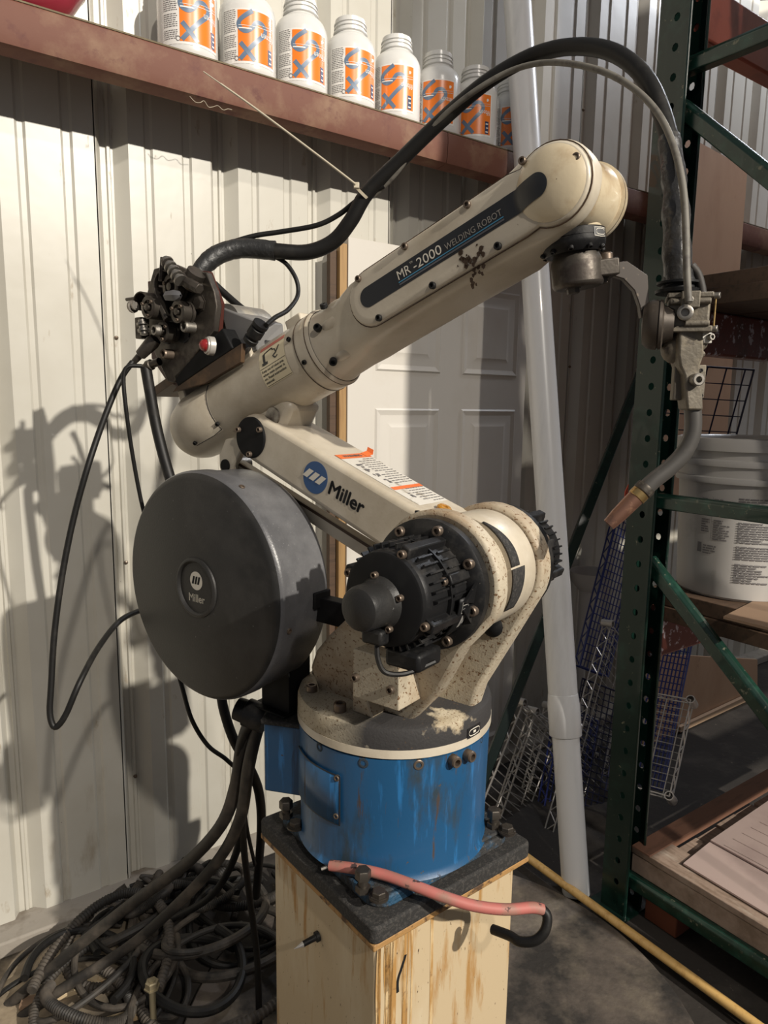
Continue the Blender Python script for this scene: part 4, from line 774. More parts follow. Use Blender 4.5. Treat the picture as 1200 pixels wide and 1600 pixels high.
# inlet guide cone
p0 = F3(238, 535, Q - .03); p1 = F3(205, 570, Q - .05); L_ = (p1 - p0).length
b = MB(RU); b.lathe(p0, p1 - p0, [(-.01, 0), (-.01, .012), (0, .014), (L_ * .55, .011), (L_ * .6, .007), (L_, .0055), (L_, 0)], 18); b.build('inlet_guide', DSTEEL, wf)
b = MB(RU); b.box(0, .022, -.03, -.01, -.012, .03, Matrix.Translation(F3(231, 522, Q))); b.build('inlet_block', DSTEEL, wf, bevel=.002)
b = MB(RU); p0 = F3(225, 574, Q - .02); p1 = F3(262, 560, Q - .01); b.lathe(p0, p1 - p0, [(0, 0), (0, .007), (.010, .008), (.012, .011), (.022, .011), (.023, .008), (.045, .008)], 14); b.build('water_fitting', DSTEEL, wf)
# bases
bp = [fq(*q, Q) for q in ((271, 587), (347, 512), (363, 544), (277, 604))]
MB(RU).prism(bp, Q + .0, Q + .035).build('black_base', DISC, wf, bevel=.003)
MB(AF).box(-.055, .168, -.062, .055, .086, .104).build('mount_channel', BROWNP, wf, bevel=.001)
MB(RU).prism([fq(*q, Q + .002) for q in ((277, 602), (378, 536), (376, 566), (320, 599), (269, 613))], Q + .002, Q + .012).build('channel_lip', BROWNP, wf, bevel=.001)
lc = F3(333, 541, Q - .003); b = MB(RU); b.lathe(lc, (-.35, -1, .05), [(0, 0), (0, .0175), (.010, .0175), (.012, .0155), (.014, .0155), (.015, .0125), (.012, 0)], 32); lr = b.build('lamp_bezel', CHROME, wf)
b = MB(RU); d3 = Vector((-.35, -1, .05)).normalized(); b.lathe(lc + d3 * .010, d3, [(0, .0125), (.006, .0122), (.012, .010), (.016, .0055), (.0175, 0)], 28); b.build('red_lamp', REDL, lr)
# motor behind the plate
mc0 = onf(RU, 398, 506, .03)
b = MB(RU); b.lathe((mc0[0] - .01, -.035, mc0[1] - .008), (0, 1, 0), [(0, 0), (0, .040), (.085, .040), (.095, .036), (.098, 0)], 36); fm = b.build('feeder_motor', mat('grey motor shell', (.20, .19, .17), .45, .2, [((.36, .33, .27), 12, .56, .1, u1)]), wf)
b = MB(RU); q0_ = fq(350, 560, -.0); b.prism([fq(346, 480, -.04), fq(400, 500, -.04), fq(405, 548, -.04), fq(368, 560, -.04)], -.045, .03); b.build('gearbox_case', mat('grey case', (.17, .165, .16), .5), wf, bevel=.003)
p0 = F3(390, 534, -.06); p1 = F3(412, 500, -.06); b = MB(RU); b.lathe(p0, p1 - p0, [(0, 0), (0, .013), (.008, .014), (.010, .011), (.014, .011), (.016, .0145), (.032, .0145), (.034, .012), (.038, .015), (.044, .015), (.044, 0)], 20); b.build('cable_connector', BLACK, wf)
cable('lamp_cable', RUBBER, [(425, 399, 1.40), (447, 412, 1.40), (463, 437, 1.395), (465, 462, 1.39), (450, 484, 1.33), (430, 496, 1.28), (416, 508, 1.25)], .0042, 'thin black cable looping down from the thick hose to the feeder connector')
cable('power_cable', RUBBER, [(335, 444, 1.41), (352, 460, 1.41), (380, 484, 1.40), (405, 500, 1.395), (425, 515, 1.40), (436, 530, 1.42)], .0072, 'black cable running behind the feed plate down to the feeder motor')
cable('sensor_cable', RUBBER, [(345, 484, 1.40), (375, 493, 1.395), (402, 508, 1.39)], .0045, 'short thin black cable across the side of the feeder motor')

# ================================================================ SPOOL COVER
SPX, SPZ, SPR = -.281, 1.131, .204
sc = thing('wire_spool_cover', RF, (SPX, -.15, .9), 'large round charcoal wire spool cover with small round emblem at its centre', 'spool cover')
b = MB(RF); b.lathe((SPX, -.2, SPZ), (0, 1, 0), [(-.006, 0), (-.006, .190), (-.003, .196), (.001, .200)], 96); lid2 = b.build('cover_lid', SPOOL, sc)
b = MB(RF); b.lathe((SPX, -.2, SPZ), (0, 1, 0), [(.001, .1995), (.004, SPR - .0015), (.009, SPR), (.034, SPR)], 96); b.build('lid_rim', SPOOL_LIT, lid2)
b = MB(RF); b.lathe((SPX, -.2, SPZ), (0, 1, 0), [(.032, SPR - .003), (.034, SPR - .003), (.108, SPR - .004), (.116, SPR - .008), (.120, SPR - .018), (.120, 0)], 96); b.build('cover_drum', SPOOL_LIT, sc)
b = MB(RF); b.lathe((SPX, -.206, SPZ), (0, -1, 0), [(-.001, .054), (.003, .053), (.005, .050), (.005, .048), (.003, .046), (-.0, .044)], 56); b.build('centre_ring', SPOOL, lid2)
b = MB(RF); b.lathe((SPX, -.2062, SPZ + .012), (0, -1, 0), [(0, 0), (0, .0165), (.0004, .0165), (.0004, 0)], 32); em = b.build('round_emblem', WHT, lid2)
b = MB(RF)
for i in range(3): x = SPX - .0085 + i * .0072; b.add([(x - .003, -.2069, SPZ + .006), (x + .002, -.2069, SPZ + .006), (x + .006, -.2069, SPZ + .020), (x + .001, -.2069, SPZ + .020)], [(0, 1, 2, 3)])
b.build('emblem_bars', DISC, em)
b = MB(RF); text(b, 'Miller', .020, lambda x, y: (SPX - .022 + x, -.2066, SPZ - .026 + y), w=.044, bold=.0004); b.build('maker_lettering', WHT, lid2)
for u, v in ((368, 790), (424, 970), (217, 975)):
    dd = RF.inverted() @ isect(u, v, RF @ Vector((0, -.180, 0)), E2); e = Vector((dd.x - SPX, 0, dd.z - SPZ)).normalized(); bolt(lid2, RF, Vector((SPX, -.180, SPZ)) + e * (SPR - .001), e, .0052, .003, 'd')
# brackets carrying it
x0, z1 = onf(RF, 392, 1020, -.10); x1, _ = onf(RF, 458, 1020, -.06)
b = MB(RF); b.box(-.218, -.15, -.115, -.112, .900, .99); b.box(-.153, -.148, -.115, -.06, .900, 1.0); b.box(-.235, -.145, -.130, -.05, .900, .904); b.build('foot_bracket', DISC, sc, bevel=.001)
b = MB(RF); b.box(SPX + .195, SPX + .30, -.112, -.085, SPZ - .045, SPZ - .003); b.box(SPX + .190, SPX + .205, -.125, -.085, SPZ - .02, SPZ + .008); b.build('side_bracket', DISC, sc, bevel=.002)
# ================================================================ RED HOSE ON THE PLATE
hp = [(516, 1352, .716), (560, 1358, .722), (600, 1367, .722), (640, 1381, .720), (690, 1400, .712), (740, 1415, .700), (790, 1421, .690), (830, 1418, .682), (848, 1421, .676)]
rh = thing('red_hose', I4, onz(600, 1367, .72), 'stained red rubber hose lying over the base bolts and off the plate edge', 'hose')
MB().tube([onz(*p) for p in hp], .0085, 14, 6).build('red_sleeve', PINK, rh)
MB().tube([onz(*p) for p in ((846, 1420, .676), (855, 1432, .667), (851, 1455, .648), (835, 1470, .632), (812, 1471, .622), (796, 1462, .618), (770, 1452, .61))], .0078, 14, 6).build('black_end', RUBBER, rh)
MB().tube([onz(502, 1358, .712), onz(518, 1352, .716)], .0028, 6, 1).build('bare_wires', STEEL, rh)

# ================================================================ HOSES ON THE LEFT
LH = 'cables on the left of the robot'
cable('hose', RUBBER, [(228, 575, 1.415), (234, 610, 1.415), (243, 660, 1.42), (255, 710, 1.42), (270, 760, 1.42), (290, 820, 1.42)], .0108, 'thick black hose dropping from the feeder behind the spool cover', 'hose')
cable('wire_conduit', RUBBER, [(207, 566, 1.385), (190, 590, 1.37), (168, 640, 1.35), (140, 720, 1.31), (115, 810, 1.31), (97, 900, 1.31), (85, 990, 1.31), (80, 1070, 1.31), (78, 1115, 1.31), (86, 1136, 1.31), (102, 1118, 1.31), (125, 1065, 1.32), (155, 1010, 1.39), (190, 968, 1.47), (230, 950, 1.56)], .0056, 'long black conduit looping far left from the feeder into the spool cover', 'cable', sm=6)
cable('cable', RUBBER, [(222, 572, 1.34), (200, 573, 1.33), (193, 590, 1.33), (197, 640, 1.34), (207, 710, 1.37), (220, 780, 1.40), (235, 840, 1.42)], .0038, 'thinnest black cable hanging from the feeder beside the thick hose')
cable('cable', RUBBER, [(275, 1040, 1.42), (285, 1075, 1.42), (300, 1125, 1.43), (325, 1165, 1.45), (355, 1188, 1.48), (375, 1215, 1.5), (385, 1290, 1.55), (398, 1350, 1.7)], .0045, 'thin black cable curving out from under the spool cover', kd=1)
cable('hose', RUBBER, [(345, 1080, 1.45), (350, 1110, 1.45), (365, 1155, 1.46), (390, 1200, 1.48), (405, 1240, 1.55), (408, 1300, 1.65), (400, 1400, 1.85)], .0105, 'thick black hose hanging from under the spool cover to the floor', 'hose', kd=1)
gl = [at(405, 1122, 1.33), at(385, 1150, 1.33)]
for i, (pts, r) in enumerate([([(412, 1112, 1.30), (392, 1128, 1.32), (378, 1170, 1.36), (368, 1230, 1.42), (345, 1290, 1.48), (290, 1350, 1.58), (215, 1405, 1.66), (120, 1480, 1.70), (20, 1565, 1.70), (-40, 1620, 1.7)], .0135),
        ([(416, 1118, 1.30), (402, 1140, 1.32), (388, 1200, 1.36), (375, 1280, 1.44), (340, 1345, 1.55), (280, 1410, 1.66), (200, 1480, 1.70), (90, 1550, 1.68), (-10, 1620, 1.66)], .0125),
        ([(420, 1120, 1.31), (398, 1150, 1.33), (382, 1220, 1.38), (380, 1310, 1.48), (390, 1400, 1.58), (402, 1500, 1.6), (405, 1610, 1.6)], .0075),
        ([(418, 1116, 1.30), (386, 1140, 1.32), (372, 1190, 1.38), (376, 1260, 1.5), (370, 1330, 1.65), (330, 1400, 1.8), (260, 1440, 1.85)], .009)]):
    cable('hose', DUSTRUB if i < 2 else RUBBER, pts, r, ['uppermost thick hose sweeping from the base box across the pile to lower left', 'second thick hose sweeping from the base box across the pile to lower left', 'thin hose hanging straight down beside the pedestal from the base box', 'hose falling from the base box into the back of the pile'][i], 'hose', kd=1)
cp_ = MB(RF); cp_.lathe((-.235, -.125, .882), (-1, -.4, .25), [(-.03, 0), (-.03, .026), (.01, .026), (.012, .022), (.03, .021), (.03, 0)], 18); cp_.build('hose_gland', BLACK, cb)
# the tangle
rr = random.Random(21); n_h = 0
for i in range(34):
    cx_, cy_ = rr.uniform(-.73, -.36), rr.uniform(1.40, 1.92)
    off = (Vector((cx_, cy_, 0)) - WB).dot(wnv)
    R1 = rr.uniform(.10, .26); 
    R1 = min(R1, max(.07, off - .10)); st_ = rr.uniform(0, 6.28); sw = rr.uniform(3.2, 6.8); ex_ = rr.uniform(.55, 1); ro = rr.uniform(0, 3.1); z0_ = .012 + .085 * (i / 44); pts = []
    for k in range(13):
        a = st_ + sw * k / 12; x, y = R1 * math.cos(a), R1 * ex_ * math.sin(a); x, y = x * math.cos(ro) - y * math.sin(ro), x * math.sin(ro) + y * math.cos(ro)
        p = Vector((cx_ + x, cy_ + y, z0_ + .02 * math.sin(a * 1.5 + i) + .02))
        o_ = (p - WB).dot(wnv)
        if o_ < .10: p += wnv * (.10 - o_)
        q = PF.inverted() @ p
        if abs(q.x) < .185 and abs(q.y) < .185: p += Vector((-.08, .02, 0))
        pts.append(p)
    ribbed = i % 3 == 0; r = rr.choice((.0065, .008, .010, .012)) if not ribbed else rr.choice((.0105, .0125))
    if ribbed: o = MB().tube(pts, r, 10, 14, rf=lambda t, j, r=r: r * (1.08 if j % 2 else .90)).build('corrugated_conduit', DUSTRUB)
    else: o = MB().tube(pts, r, 10, 6).build('hose', DUSTRUB if i % 2 else RUBBER)
    wh = 'against the wall' if off < .30 else ('beside the pedestal' if cx_ > -.5 else ('at the far left' if cx_ < -.68 else 'at the front'))
    th = {.0065: 'thin', .008: 'slim', .010: 'medium', .012: 'thick', .0105: 'narrow', .0125: 'wide'}[r]; lv = ('lowest layer', 'middle layer', 'upper layer')[min(i // 15, 2)]
    tag(o, ('%s corrugated black conduit %s in the %s of the floor tangle' if ribbed else '%s smooth black hose %s in the %s of the floor tangle') % (th, wh, lv), 'conduit' if ribbed else 'hose', ('corrugated conduits ' if ribbed else 'smooth hoses ') + wh + ' in the floor tangle, ' + th + ', ' + lv)
pb_ = onz(240, 1600, .03); b = MB(Matrix.Translation((pb_.x, pb_.y, .03))); b.cyl((0, 0, 0), (0, 0, .115), .0075, n=14); b.lathe((0, 0, .095), (0, 0, 1), [(0, 0), (0, .018), (.003, .018), (.003, .015), (.016, .015), (.018, .012), (.018, 0)], 6); tag(b.build('anchor_bolt', mat('zinc yellow steel', (.26, .22, .14), .5, .5)), 'dull yellowish hex bolt standing upright in the hose tangle', 'bolt')
for i, (u, v, a, l_, w_) in enumerate(((130, 1535, .5, .14, .03), (180, 1590, .4, .12, .025), (240, 1480, .9, .10, .03), (60, 1560, .2, .08, .03))):
    p = onz(u, v, .015); fr = frame((p.x, p.y, 0), (math.cos(a), math.sin(a), 0), (-math.sin(a), math.cos(a), 0)); tag(MB(fr).box(-l_ / 2, l_ / 2, -w_ / 2, w_ / 2, .001, .014).build('wood_scrap', PEDM if i < 2 else CARD, bevel=.001), ['pale wood scrap under the hoses near the left floor edge', 'pale wood scrap under the front hoses', 'brown cardboard scrap within the hose tangle', 'brown cardboard scrap at the far left corner'][i], 'scrap')

# ================================================================ PIPE, LEANING BAR
pf = onz(900, 1395, 0); wt = onf(WF, 824, 240, -.268); pt = WF @ Vector((wt[0], -.268, wt[1])); dv = (pt - pf).normalized(); L_ = 3.1
cpz = 0
pp = thing('conduit_pipe', I4, pf, 'tall grey-white plastic pipe leaning upright against the girt behind the robot', 'pipe')
def alongpipe(v_):                                               # length up the pipe where the photograph row v falls
    best = 0; bd_ = 1e9
    for i in range(0, 300):
        p = pf + dv * i * .01; d = p - EYE; y = 800 - F * d.dot(CU) / d.dot(FWD)
        if abs(y - v_) < bd_: bd_ = abs(y - v_); best = i * .01
    return best
sa, sb = alongpipe(1150), alongpipe(1098)
b = MB(); b.lathe(pf, dv, [(0, .03), (0, .041), (sa + .02, .041), (sa + .02, .03)], 40); b.build('lower_pipe', PVC, pp)
b = MB(); b.lathe(pf, dv, [(sa, .040), (sa, .048), (sa + .002, .049), (sb - .01, .049), (sb + .025, .0455), (sb + .03, .040)], 40); b.build('coupling', PVC, pp)
b = MB(); b.lathe(pf, dv, [(sb, .0445), (L_, .0445), (L_, .03)], 40); b.build('upper_pipe', PVC, pp)
q0_, q1_ = Vector((.965, -.38, .02)), Vector((1.93, -.30, 1.66))
b = MB(WF); b.tube([q0_, q1_], .024, 4, 1); tag(b.build('leaning_bar', GREEN, bevel=.003), 'dark green steel bar leaning diagonally between robot and rack', 'bar')

# ================================================================ RACK
def perf(b, fr2, w_, L0, L1, pitch, r, col):                     # perforated strip: local x width, z up
    z = L0
    while z < L1 - pitch * .5:
        z2 = z + pitch; cx = col; cz = z + pitch / 2
        ou = [(0, z), (cx, z), (w_, z), (w_, cz), (w_, z2), (cx, z2), (0, z2), (0, cz)]
        inn = [(cx + r * math.cos(math.radians(a)), cz + r * math.sin(math.radians(a)) * 1.15) for a in (225, 270, 315, 0, 45, 90, 135, 180)]
        vs = [fr2 @ Vector((x, 0, zz)) for x, zz in ou + inn]
        b.add(vs, [(i, (i + 1) % 8, 8 + (i + 1) % 8, 8 + i) for i in range(8)]); z = z2
rk = thing('pallet_rack', RK, (0, 0, 0), 'dark green perforated pallet rack with red beams on the right', 'rack')
def post(y0, sgn):                                               # channel: web away from the frame, flanges towards it
    b = MB(RK)
    perf(b, frame((0, y0, 0), (0, -sgn, 0), (1, 0, 0), (0, 0, 1)), .078, 0, 3.35, .067, .0085, .046)
    perf(b, frame((.080, y0, 0), (0, -sgn, 0), (1, 0, 0), (0, 0, 1)), .078, 0, 3.35, .067, .0085, .046)
    b.box(0, .08, y0 - .001, y0 + .001, 0, 3.35); return b
for y0, sg in ((0, 1), (-.97, -1)):
    b = post(y0, sg); ps = b.build('upright_post', GREEN, rk, solid=.0028, flat=True, fix=True)
    b = MB(RK); e = -.078 * sg + y0
    for x in (0, .08): b.cyl((x + (.004 if x == 0 else -.004), e, 0), (x + (.004 if x == 0 else -.004), e, 3.35), .004, n=8)
    b.build('post_lip', GREEN, ps)
    MB(RK).box(-.03, .11, y0 - .06 - .03 * sg, y0 + .06 - .03 * sg, 0, .006).build('foot_plate', GREEN, rk)
def brace(p0, p1, nm='brace'):
    p0 = Vector(p0); p1 = Vector(p1); d = (p1 - p0).normalized(); up = Vector((1, 0, 0)).cross(d).normalized()
    if up.z < 0: up = -up
    w_, h_ = .016, .020; L = (p1 - p0).length; b = MB(RK); M = frame(p0, d, (1, 0, 0), up) if True else None
    sq = [(-w_, -h_), (w_, -h_), (w_, h_ * .55), (w_ * .5, h_), (-w_ * .5, h_), (-w_, h_ * .55)]
    b.loft([[p0 + d * s + Vector((1, 0, 0)) * a + up * c for a, c in sq] for s in (0, L)]); return b.build(nm, GREENB, rk, bevel=.003)
X_ = .040
brace((X_, -.05, 2.275), (X_, -.93, 2.275)); brace((X_, -.05, 1.210), (X_, -.93, 1.210)); brace((X_, -.05, .105), (X_, -.93, .105))
brace((X_, -.05, 2.185), (X_, -.93, 1.36)); brace((X_, -.05, 1.045), (X_, -.93, .26)); brace((X_, -.05, 3.2), (X_, -.93, 2.4))
for y0 in (-.045, -.93):
    for z0, z1, mt in ((2.345, 2.47, RKRED), (1.597, 1.712, RKBEAM), (.765, .872, RKBEAM)):
        bm_ = MB(RK).box(.084, 2.7, y0 - .025, y0 + .025, z0, z1).build('load_beam', mt, rk, bevel=.006)
        MB(RK).box(.082, .088, y0 - .03, y0 + .03, z0 - .05, z1 + .04).build('beam_clip', mt, bm_)
# decks
b = thing('shelf_timbers', RK, (.6, -.5, 1.713), 'dark brown timber boards laid on the middle rack beams', 'timber'); tb = b
for i in range(4):
    MB(RK).box(.11 + i * .24, .11 + i * .24 + .22, -.95, -.01, 1.713, 1.755).build('board', DKWOOD, tb, bevel=.002)
    MB(RK).box(.14 + i * .24, .14 + i * .24 + .2, -.95, -.012, 1.756, 1.795).build('board', DKWOOD, tb, bevel=.002)
tb2 = thing('shelf_deck', RK, (.6, -.5, .873), 'dark wooden deck boards under the white bucket', 'deck')
for i in range(5): MB(RK).box(.09 + i * .22, .09 + i * .22 + .21, -.96, -.0, .873, .912).build('board', DKWOOD, tb2, bevel=.002); MB(RK).box(.10 + i * .22, .10 + i * .22 + .2, -.96, -.01, .913, .953).build('board', DKWOOD, tb2, bevel=.002)
# unseen boxes added on the rack, right of frame, to shade the wall
for i, (x0, x1, y0, y1, z0, z1) in enumerate(((.09, 2.5, -.95, -.50, 2.475, 3.7), (.09, 2.4, -.95, -.55, 1.797, 2.33), (.35, 2.2, -.95, -.60, .96, 1.58))):
    tag(MB(RK).box(x0, x1, y0, y1, z0, z1).build('carton', CARD, bevel=.004), ['large brown carton on the top rack beams', 'brown carton at the front of the middle rack level', 'brown carton at the front of the lower rack level'][i], 'carton')
# bucket
bc_ = RK.inverted() @ at(1168, 941, 1.72); fz = .954
BK = thing('bucket', RK, (0, 0, 0), 'white plastic bucket with printed text block on the lower rack shelf', 'bucket')
pc_ = onz(1045, 938, fz); 
cb_ = None
# centre so that the left silhouette falls at the photographed place
cbw = onz(1150, 940, fz); cbw = cbw + Vector((cbw.x, cbw.y, 0)).normalized() * .155; BKF = Matrix.Translation(cbw) @ RK.to_3x3().to_4x4() @ Matrix.Scale(1.2, 4)
bpy.data.objects.remove(BK); BK = thing('bucket', BKF, (0, 0, 0), 'white plastic bucket with printed text block on the lower rack shelf', 'bucket')
b = MB(BKF); b.lathe((0, 0, 0), (0, 0, 1), [(0, 0), (0, .128), (.006, .133), (.255, .144), (.256, .152), (.262, .153), (.268, .152), (.270, .146), (.292, .147), (.293, .153), (.300, .154), (.306, .153), (.308, .147), (.330, .148)], 64); b.build('bucket_body', BUCK, BK)
b = MB(BKF); b.lathe((0, 0, 0), (0, 0, 1), [(.325, .149), (.326, .156), (.345, .157), (.352, .156), (.354, .150), (.350, .142), (.343, .138), (.343, 0)], 64); b.build('bucket_lid', BUCK, BK)
ca = math.atan2(*(lambda v: (v.y, v.x))(BKF.inverted() @ EYE))
def fk(x, y, d=.0008): r = .1335 + .0105 * (y / .25) + d; a = ca + x / r; return r * math.cos(a), r * math.sin(a), y
b = MB(BKF); rr = random.Random(9)
def para(x0, x1, y1, nl, h=.0038, gap=.0062):
    for i in range(nl):
        x = x0; yy = y1 - i * gap; end = x1 - (rr.random() ** 2) * (x1 - x0) * .5
        while x < end: l_ = rr.uniform(.006, .018); quadstrip(b, fk, x, min(x + l_, end), yy - h, yy, 2, 1); x += l_ + .0018
para(-.012, .085, .228, 9, .0030, .0052); para(-.010, .085, .176, 9, .003, .0052); para(-.010, .085, .124, 6, .003, .0052); para(-.010, .060, .085, 8, .0034, .0055)
para(-.062, -.025, .222, 7, .003, .0052); para(-.060, -.025, .176, 9, .003, .0052); para(-.090, -.068, .222, 6, .003, .0052); para(-.088, -.068, .176, 6, .003, .0052); para(-.080, -.048, .118, 4, .003, .0055)
quadstrip(b, fk, -.094, -.084, .100, .122, 2, 1); quadstrip(b, fk, -.065, -.0643, .130, .225, 1, 1)
b.build('printed_text', GREYP, BK)
b = MB(BKF); quadstrip(b, fk, .092, .125, .05, .11, 4, 1); b.build('pink_panel', mat('pink print', (.55, .06, .10), .4), BK)
# cardboard sheet beside the bucket
p = [RK.inverted() @ onz(u, v, .955) for u, v in ((1130, 966), (1200, 930), (1235, 950), (1205, 985))]
tag(MB(RK).prismz([(q.x, q.y) for q in p], .9535, .960).build('cardboard_sheet', CARD), 'small folded cardboard piece on the deck right of the bucket foot', 'cardboard')
# plywood sheets
pq = [onf(WF, u, v, -.225) for u, v in ((1086, 236), (1168, 264))]
tag(MB(WF).prism([(pq[0][0] - .25, pq[0][1] + .06), (pq[1][0], pq[1][1] + .0), (pq[1][0] + .03, 1.05), (pq[0][0] - .25, 1.0)], -.225, -.213).build('plywood_sheet', PLY), 'tall reddish plywood sheet leaning on the wall behind the rack', 'plywood')
pq = [onf(WF, u, v, -.30) for u, v in ((1068, 1000), (1182, 1030), (1182, 1128), (1066, 1195))]
tag(MB(WF).prism([(pq[0][0] - .3, pq[0][1]), pq[1], pq[2], (pq[3][0] - .3, pq[3][1] - .1)], -.305, -.295).build('plywood_sheet', PLY), 'low brown plywood board standing behind the wire shelves under the rack', 'plywood')
pq = [onf(WF, u, v, -.314) for u, v in ((1060, 1135), (1182, 1078), (1060, 1143), (1182, 1086))]
tag(MB(WF).prism([pq[0], pq[1], pq[3], pq[2]], -.325, -.308).build('wood_batten', mat('batten', (.55, .38, .25), .6)), 'thin wooden batten fixed across the low plywood board', 'batten')
# pallet with boards and cardboard at the lower right
PZ = .20
cor = RK.inverted() @ onz(987, 1322, PZ); PLF = RK @ Matrix.Translation((cor.x, cor.y, 0))
pt_ = thing('wooden_pallet', PLF, (0, 0, 0), 'weathered wooden pallet with loose boards at the bottom of the rack', 'pallet')
for i, x in enumerate((0, .115, .22, .325, .43, .55, .66)):
    w_ = .10 if i else .108
    MB(PLF).box(x, x + w_, -1.0, (-.07 if i else -.0), PZ - .018 - (.012 if i else 0), PZ - .003 * (i % 3) - (.010 if i else 0)).build('deck_board', PALW, pt_, bevel=.002)
MB(PLF).box(.0, 1.1, -.06, .0, PZ - .018, PZ + .004).build('edge_board', mat('reddish board', (.22, .11, .07), .7, 0, [((.16, .08, .05), 10, .5, .2, (1, 5, 1))]), pt_, bevel=.002)
MB(PLF).box(.002, .04, -1.0, -.002, PZ - .075, PZ - .019).build('stringer', PALW, pt_, bevel=.002)
for y in (-.10, -.52, -.95): MB(PLF).box(.01, .12, y - .05, y + .05, .0, PZ - .076).build('block', mat('red block', (.20, .06, .03), .7), pt_, bevel=.003)
cs = thing('flattened_carton', PLF, (.4, -.6, PZ), 'greyish creased flattened cardboard lying on the pallet', 'cardboard')
for i, (x0, x1, y0, y1, z) in enumerate(((.022, .30, -1.0, -.135, .004), (.175, .85, -1.0, -.125, .011))):
    MB(PLF).prismz([(x0, y0), (x1, y0), (x1, y1 + .02), (x0 + .02, y1)], PZ + z, PZ + z + .005).build('carton_sheet', CARDG, cs)
b = MB(PLF)
for i in range(9): b.cyl((.20 + i * .05, -1.0, PZ + .0165), (.205 + i * .05, -.16, PZ + .0165), .0016, n=6)
b.build('crease_lines', CARDG, cs)

# ---------------------------------------------------------------- wire shelving leaning between wall and rack
def wireshelf(P0, PX, PY, pitch, mt, label, truss=True, collars=True, rr_=.0028, cat='wire shelf', cross=3, group=None, skew=False):
    P0, PX, PY = Vector(P0), Vector(PX), Vector(PY); X = PX - P0; Y = PY - P0; Y = Y if skew else Y - X * (Y.dot(X) / X.dot(X)); lx, ly = X.length, Y.length
    fr = Matrix((X.normalized(), Y.normalized(), X.cross(Y).normalized())).transposed().to_4x4(); fr.translation = P0
    mid = P0 + X / 2 + Y / 2; zmin = min((P0 + X * i + Y * j).z for i in (0, 1) for j in (0, 1))
    t = thing('wire_shelf', I4, (mid.x, mid.y, max(zmin, 0)), label, cat, group)
    b = MB(fr); n = max(int(lx / pitch), 2)
    for i in range(n + 1): b.cyl((lx * i / n, 0, 0), (lx * i / n, ly, 0), rr_ * .7, n=5)
    for j in range(cross): b.cyl((0, ly * (j + .5) / cross, -.004), (lx, ly * (j + .5) / cross, -.004), rr_, n=5)
    o = b.build('wire_grid', mt, t); o['kind'] = 'stuff'
    b = MB(fr)
    for (A, B) in (((0, 0), (lx, 0)), ((lx, 0), (lx, ly)), ((lx, ly), (0, ly)), ((0, ly), (0, 0))):
        A3, B3 = Vector((*A, 0)), Vector((*B, 0)); b.cyl(A3, B3, rr_ * 1.3, n=6)
        if truss:
            D = Vector((0, 0, -.032)); b.cyl(A3 + D, B3 + D, rr_ * 1.3, n=6); k = max(int((B3 - A3).length / .035), 2)
            for i in range(k): b.cyl(A3.lerp(B3, i / k) + (D if i % 2 else Vector()), A3.lerp(B3, (i + 1) / k) + (Vector() if i % 2 else D), rr_, n=5)
    b.build('rim_truss', mt, t)
    if collars:
        for c in ((0, 0), (lx, 0), (lx, ly), (0, ly)): b = MB(fr); b.lathe((*c, -.038), (0, 0, 1), [(0, .0115), (0, .0145), (.045, .0155), (.045, .0125)], 16); b.build('corner_collar', mt, t)
    return t
wireshelf(at(818, 1098, 2.55), at(740, 1290, 2.35), at(965, 1060, 3.05), .028, CHROME, 'chrome wire shelf leaning nearest the robot base')
wireshelf(at(838, 1112, 2.62), at(765, 1330, 2.45), at(985, 1075, 3.1), .03, CHROME, 'chrome wire shelf directly behind the nearest one beside the robot')
wireshelf(at(862, 1104, 2.75), at(800, 1330, 2.6), at(1000, 1060, 3.15), .03, CHROME, 'chrome wire shelf third back beside the robot base')
wireshelf(at(955, 975, 2.75), at(845, 1370, 2.35), at(1010, 985, 3.05), .03, CHROME, 'chrome wire shelf standing steeply right of the grey pipe', rr_=.002)
wireshelf(at(1083, 1100, 2.35), at(1050, 1250, 2.2), at(990, 1140, 2.40), .025, CHROME, 'chrome wire shelf seen through the lower rack frame', rr_=.0019)
wireshelf(at(1082, 1000, 2.55), at(1035, 1235, 2.35), at(990, 1040, 2.62), .024, NAVY, 'blue wire grid behind the chrome shelf under the rack', truss=False, collars=False, cross=14)
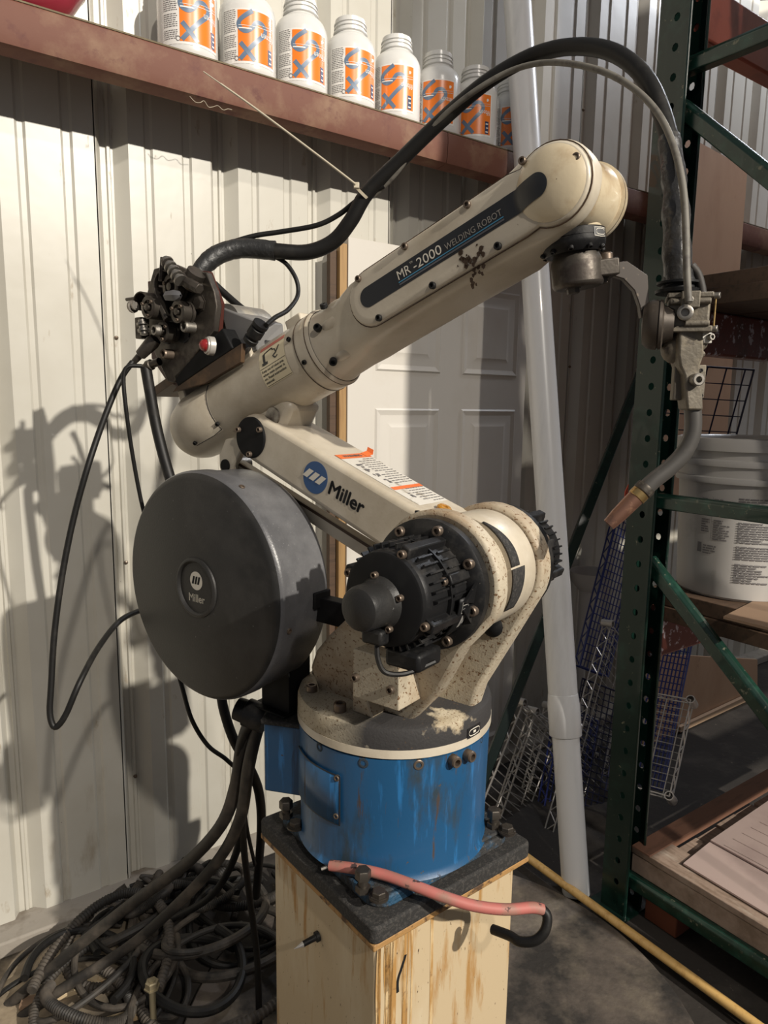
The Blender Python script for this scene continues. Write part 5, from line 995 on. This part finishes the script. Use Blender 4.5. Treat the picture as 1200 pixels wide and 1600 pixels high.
wireshelf(at(966, 800, 2.9), at(905, 1040, 2.75), at(1010, 812, 2.95), .03, NAVY, 'tall blue wire shelf standing between the pipe and the rack post', truss=True, collars=False, cross=9)
wireshelf(at(910, 1060, 2.7), at(865, 1300, 2.5), at(1000, 1040, 2.8), .024, NAVYD, 'dark blue wire grid low down behind the grey pipe', truss=False, collars=False, cross=10)
wireshelf(at(880, 1095, 2.75), at(838, 1330, 2.5), at(940, 1090, 2.9), .03, NAVY, 'blue wire shelf edge low behind the chrome shelves', truss=True, collars=False, cross=4)
wireshelf(at(1178, 578, 2.55), at(1145, 700, 2.55), at(1060, 570, 2.48), .055, NAVYD, 'dark blue wire basket end hanging under the middle rack beam', truss=False, collars=False, cross=4, rr_=.003, skew=True)
b = MB(); b.tube([at(1010, 560, 2.9), at(1000, 700, 2.85), at(985, 860, 2.8)], .004, 6, 2); 
for k in range(9): z_ = k / 8; b.cyl(at(985 + 30 * (1 - z_) - 12, 690 + 170 * z_, 2.85), at(1010 + 20 * (1 - z_), 690 + 170 * z_, 2.85), .0022, n=5)
tag(b.build('blue_wire_rack', NAVY), 'upright blue wire ladder just left of the rack post', 'wire rack')
# bowl on a bracket, orange tag
c = at(922, 905, 3.0); b = MB(Matrix.Translation(c)); b.lathe((0, 0, 0), (0, 0, 1), [(-.05, 0), (-.05, .03), (-.045, .05), (-.01, .075), (.035, .088), (.037, .092), (.035, .084), (-.005, .068), (-.04, .04), (-.042, 0)], 36)
b.cyl((-.02, .0, -.05), (-.02, .0, -.9 + .0), .022, n=20); tag(b.build('plastic_funnel', BOWL), 'white plastic funnel bowl on a short stem behind the grey pipe', 'bowl')
b = MB(RK); b.prism([onf(RK, 975, 768, -.0) if 0 else (x, z) for x, z in ((0, 0),)] * 0 or [(0, 0), (.03, .0), (.036, .045), (.014, .06), (0, .04)], -.001, .001)
q = RK.inverted() @ at(975, 790, 1.98); b.fr = RK @ Matrix.Translation(q); tag(b.build('orange_tag', ORTAG), 'small torn orange tag on the rack post behind the nozzle', 'tag')
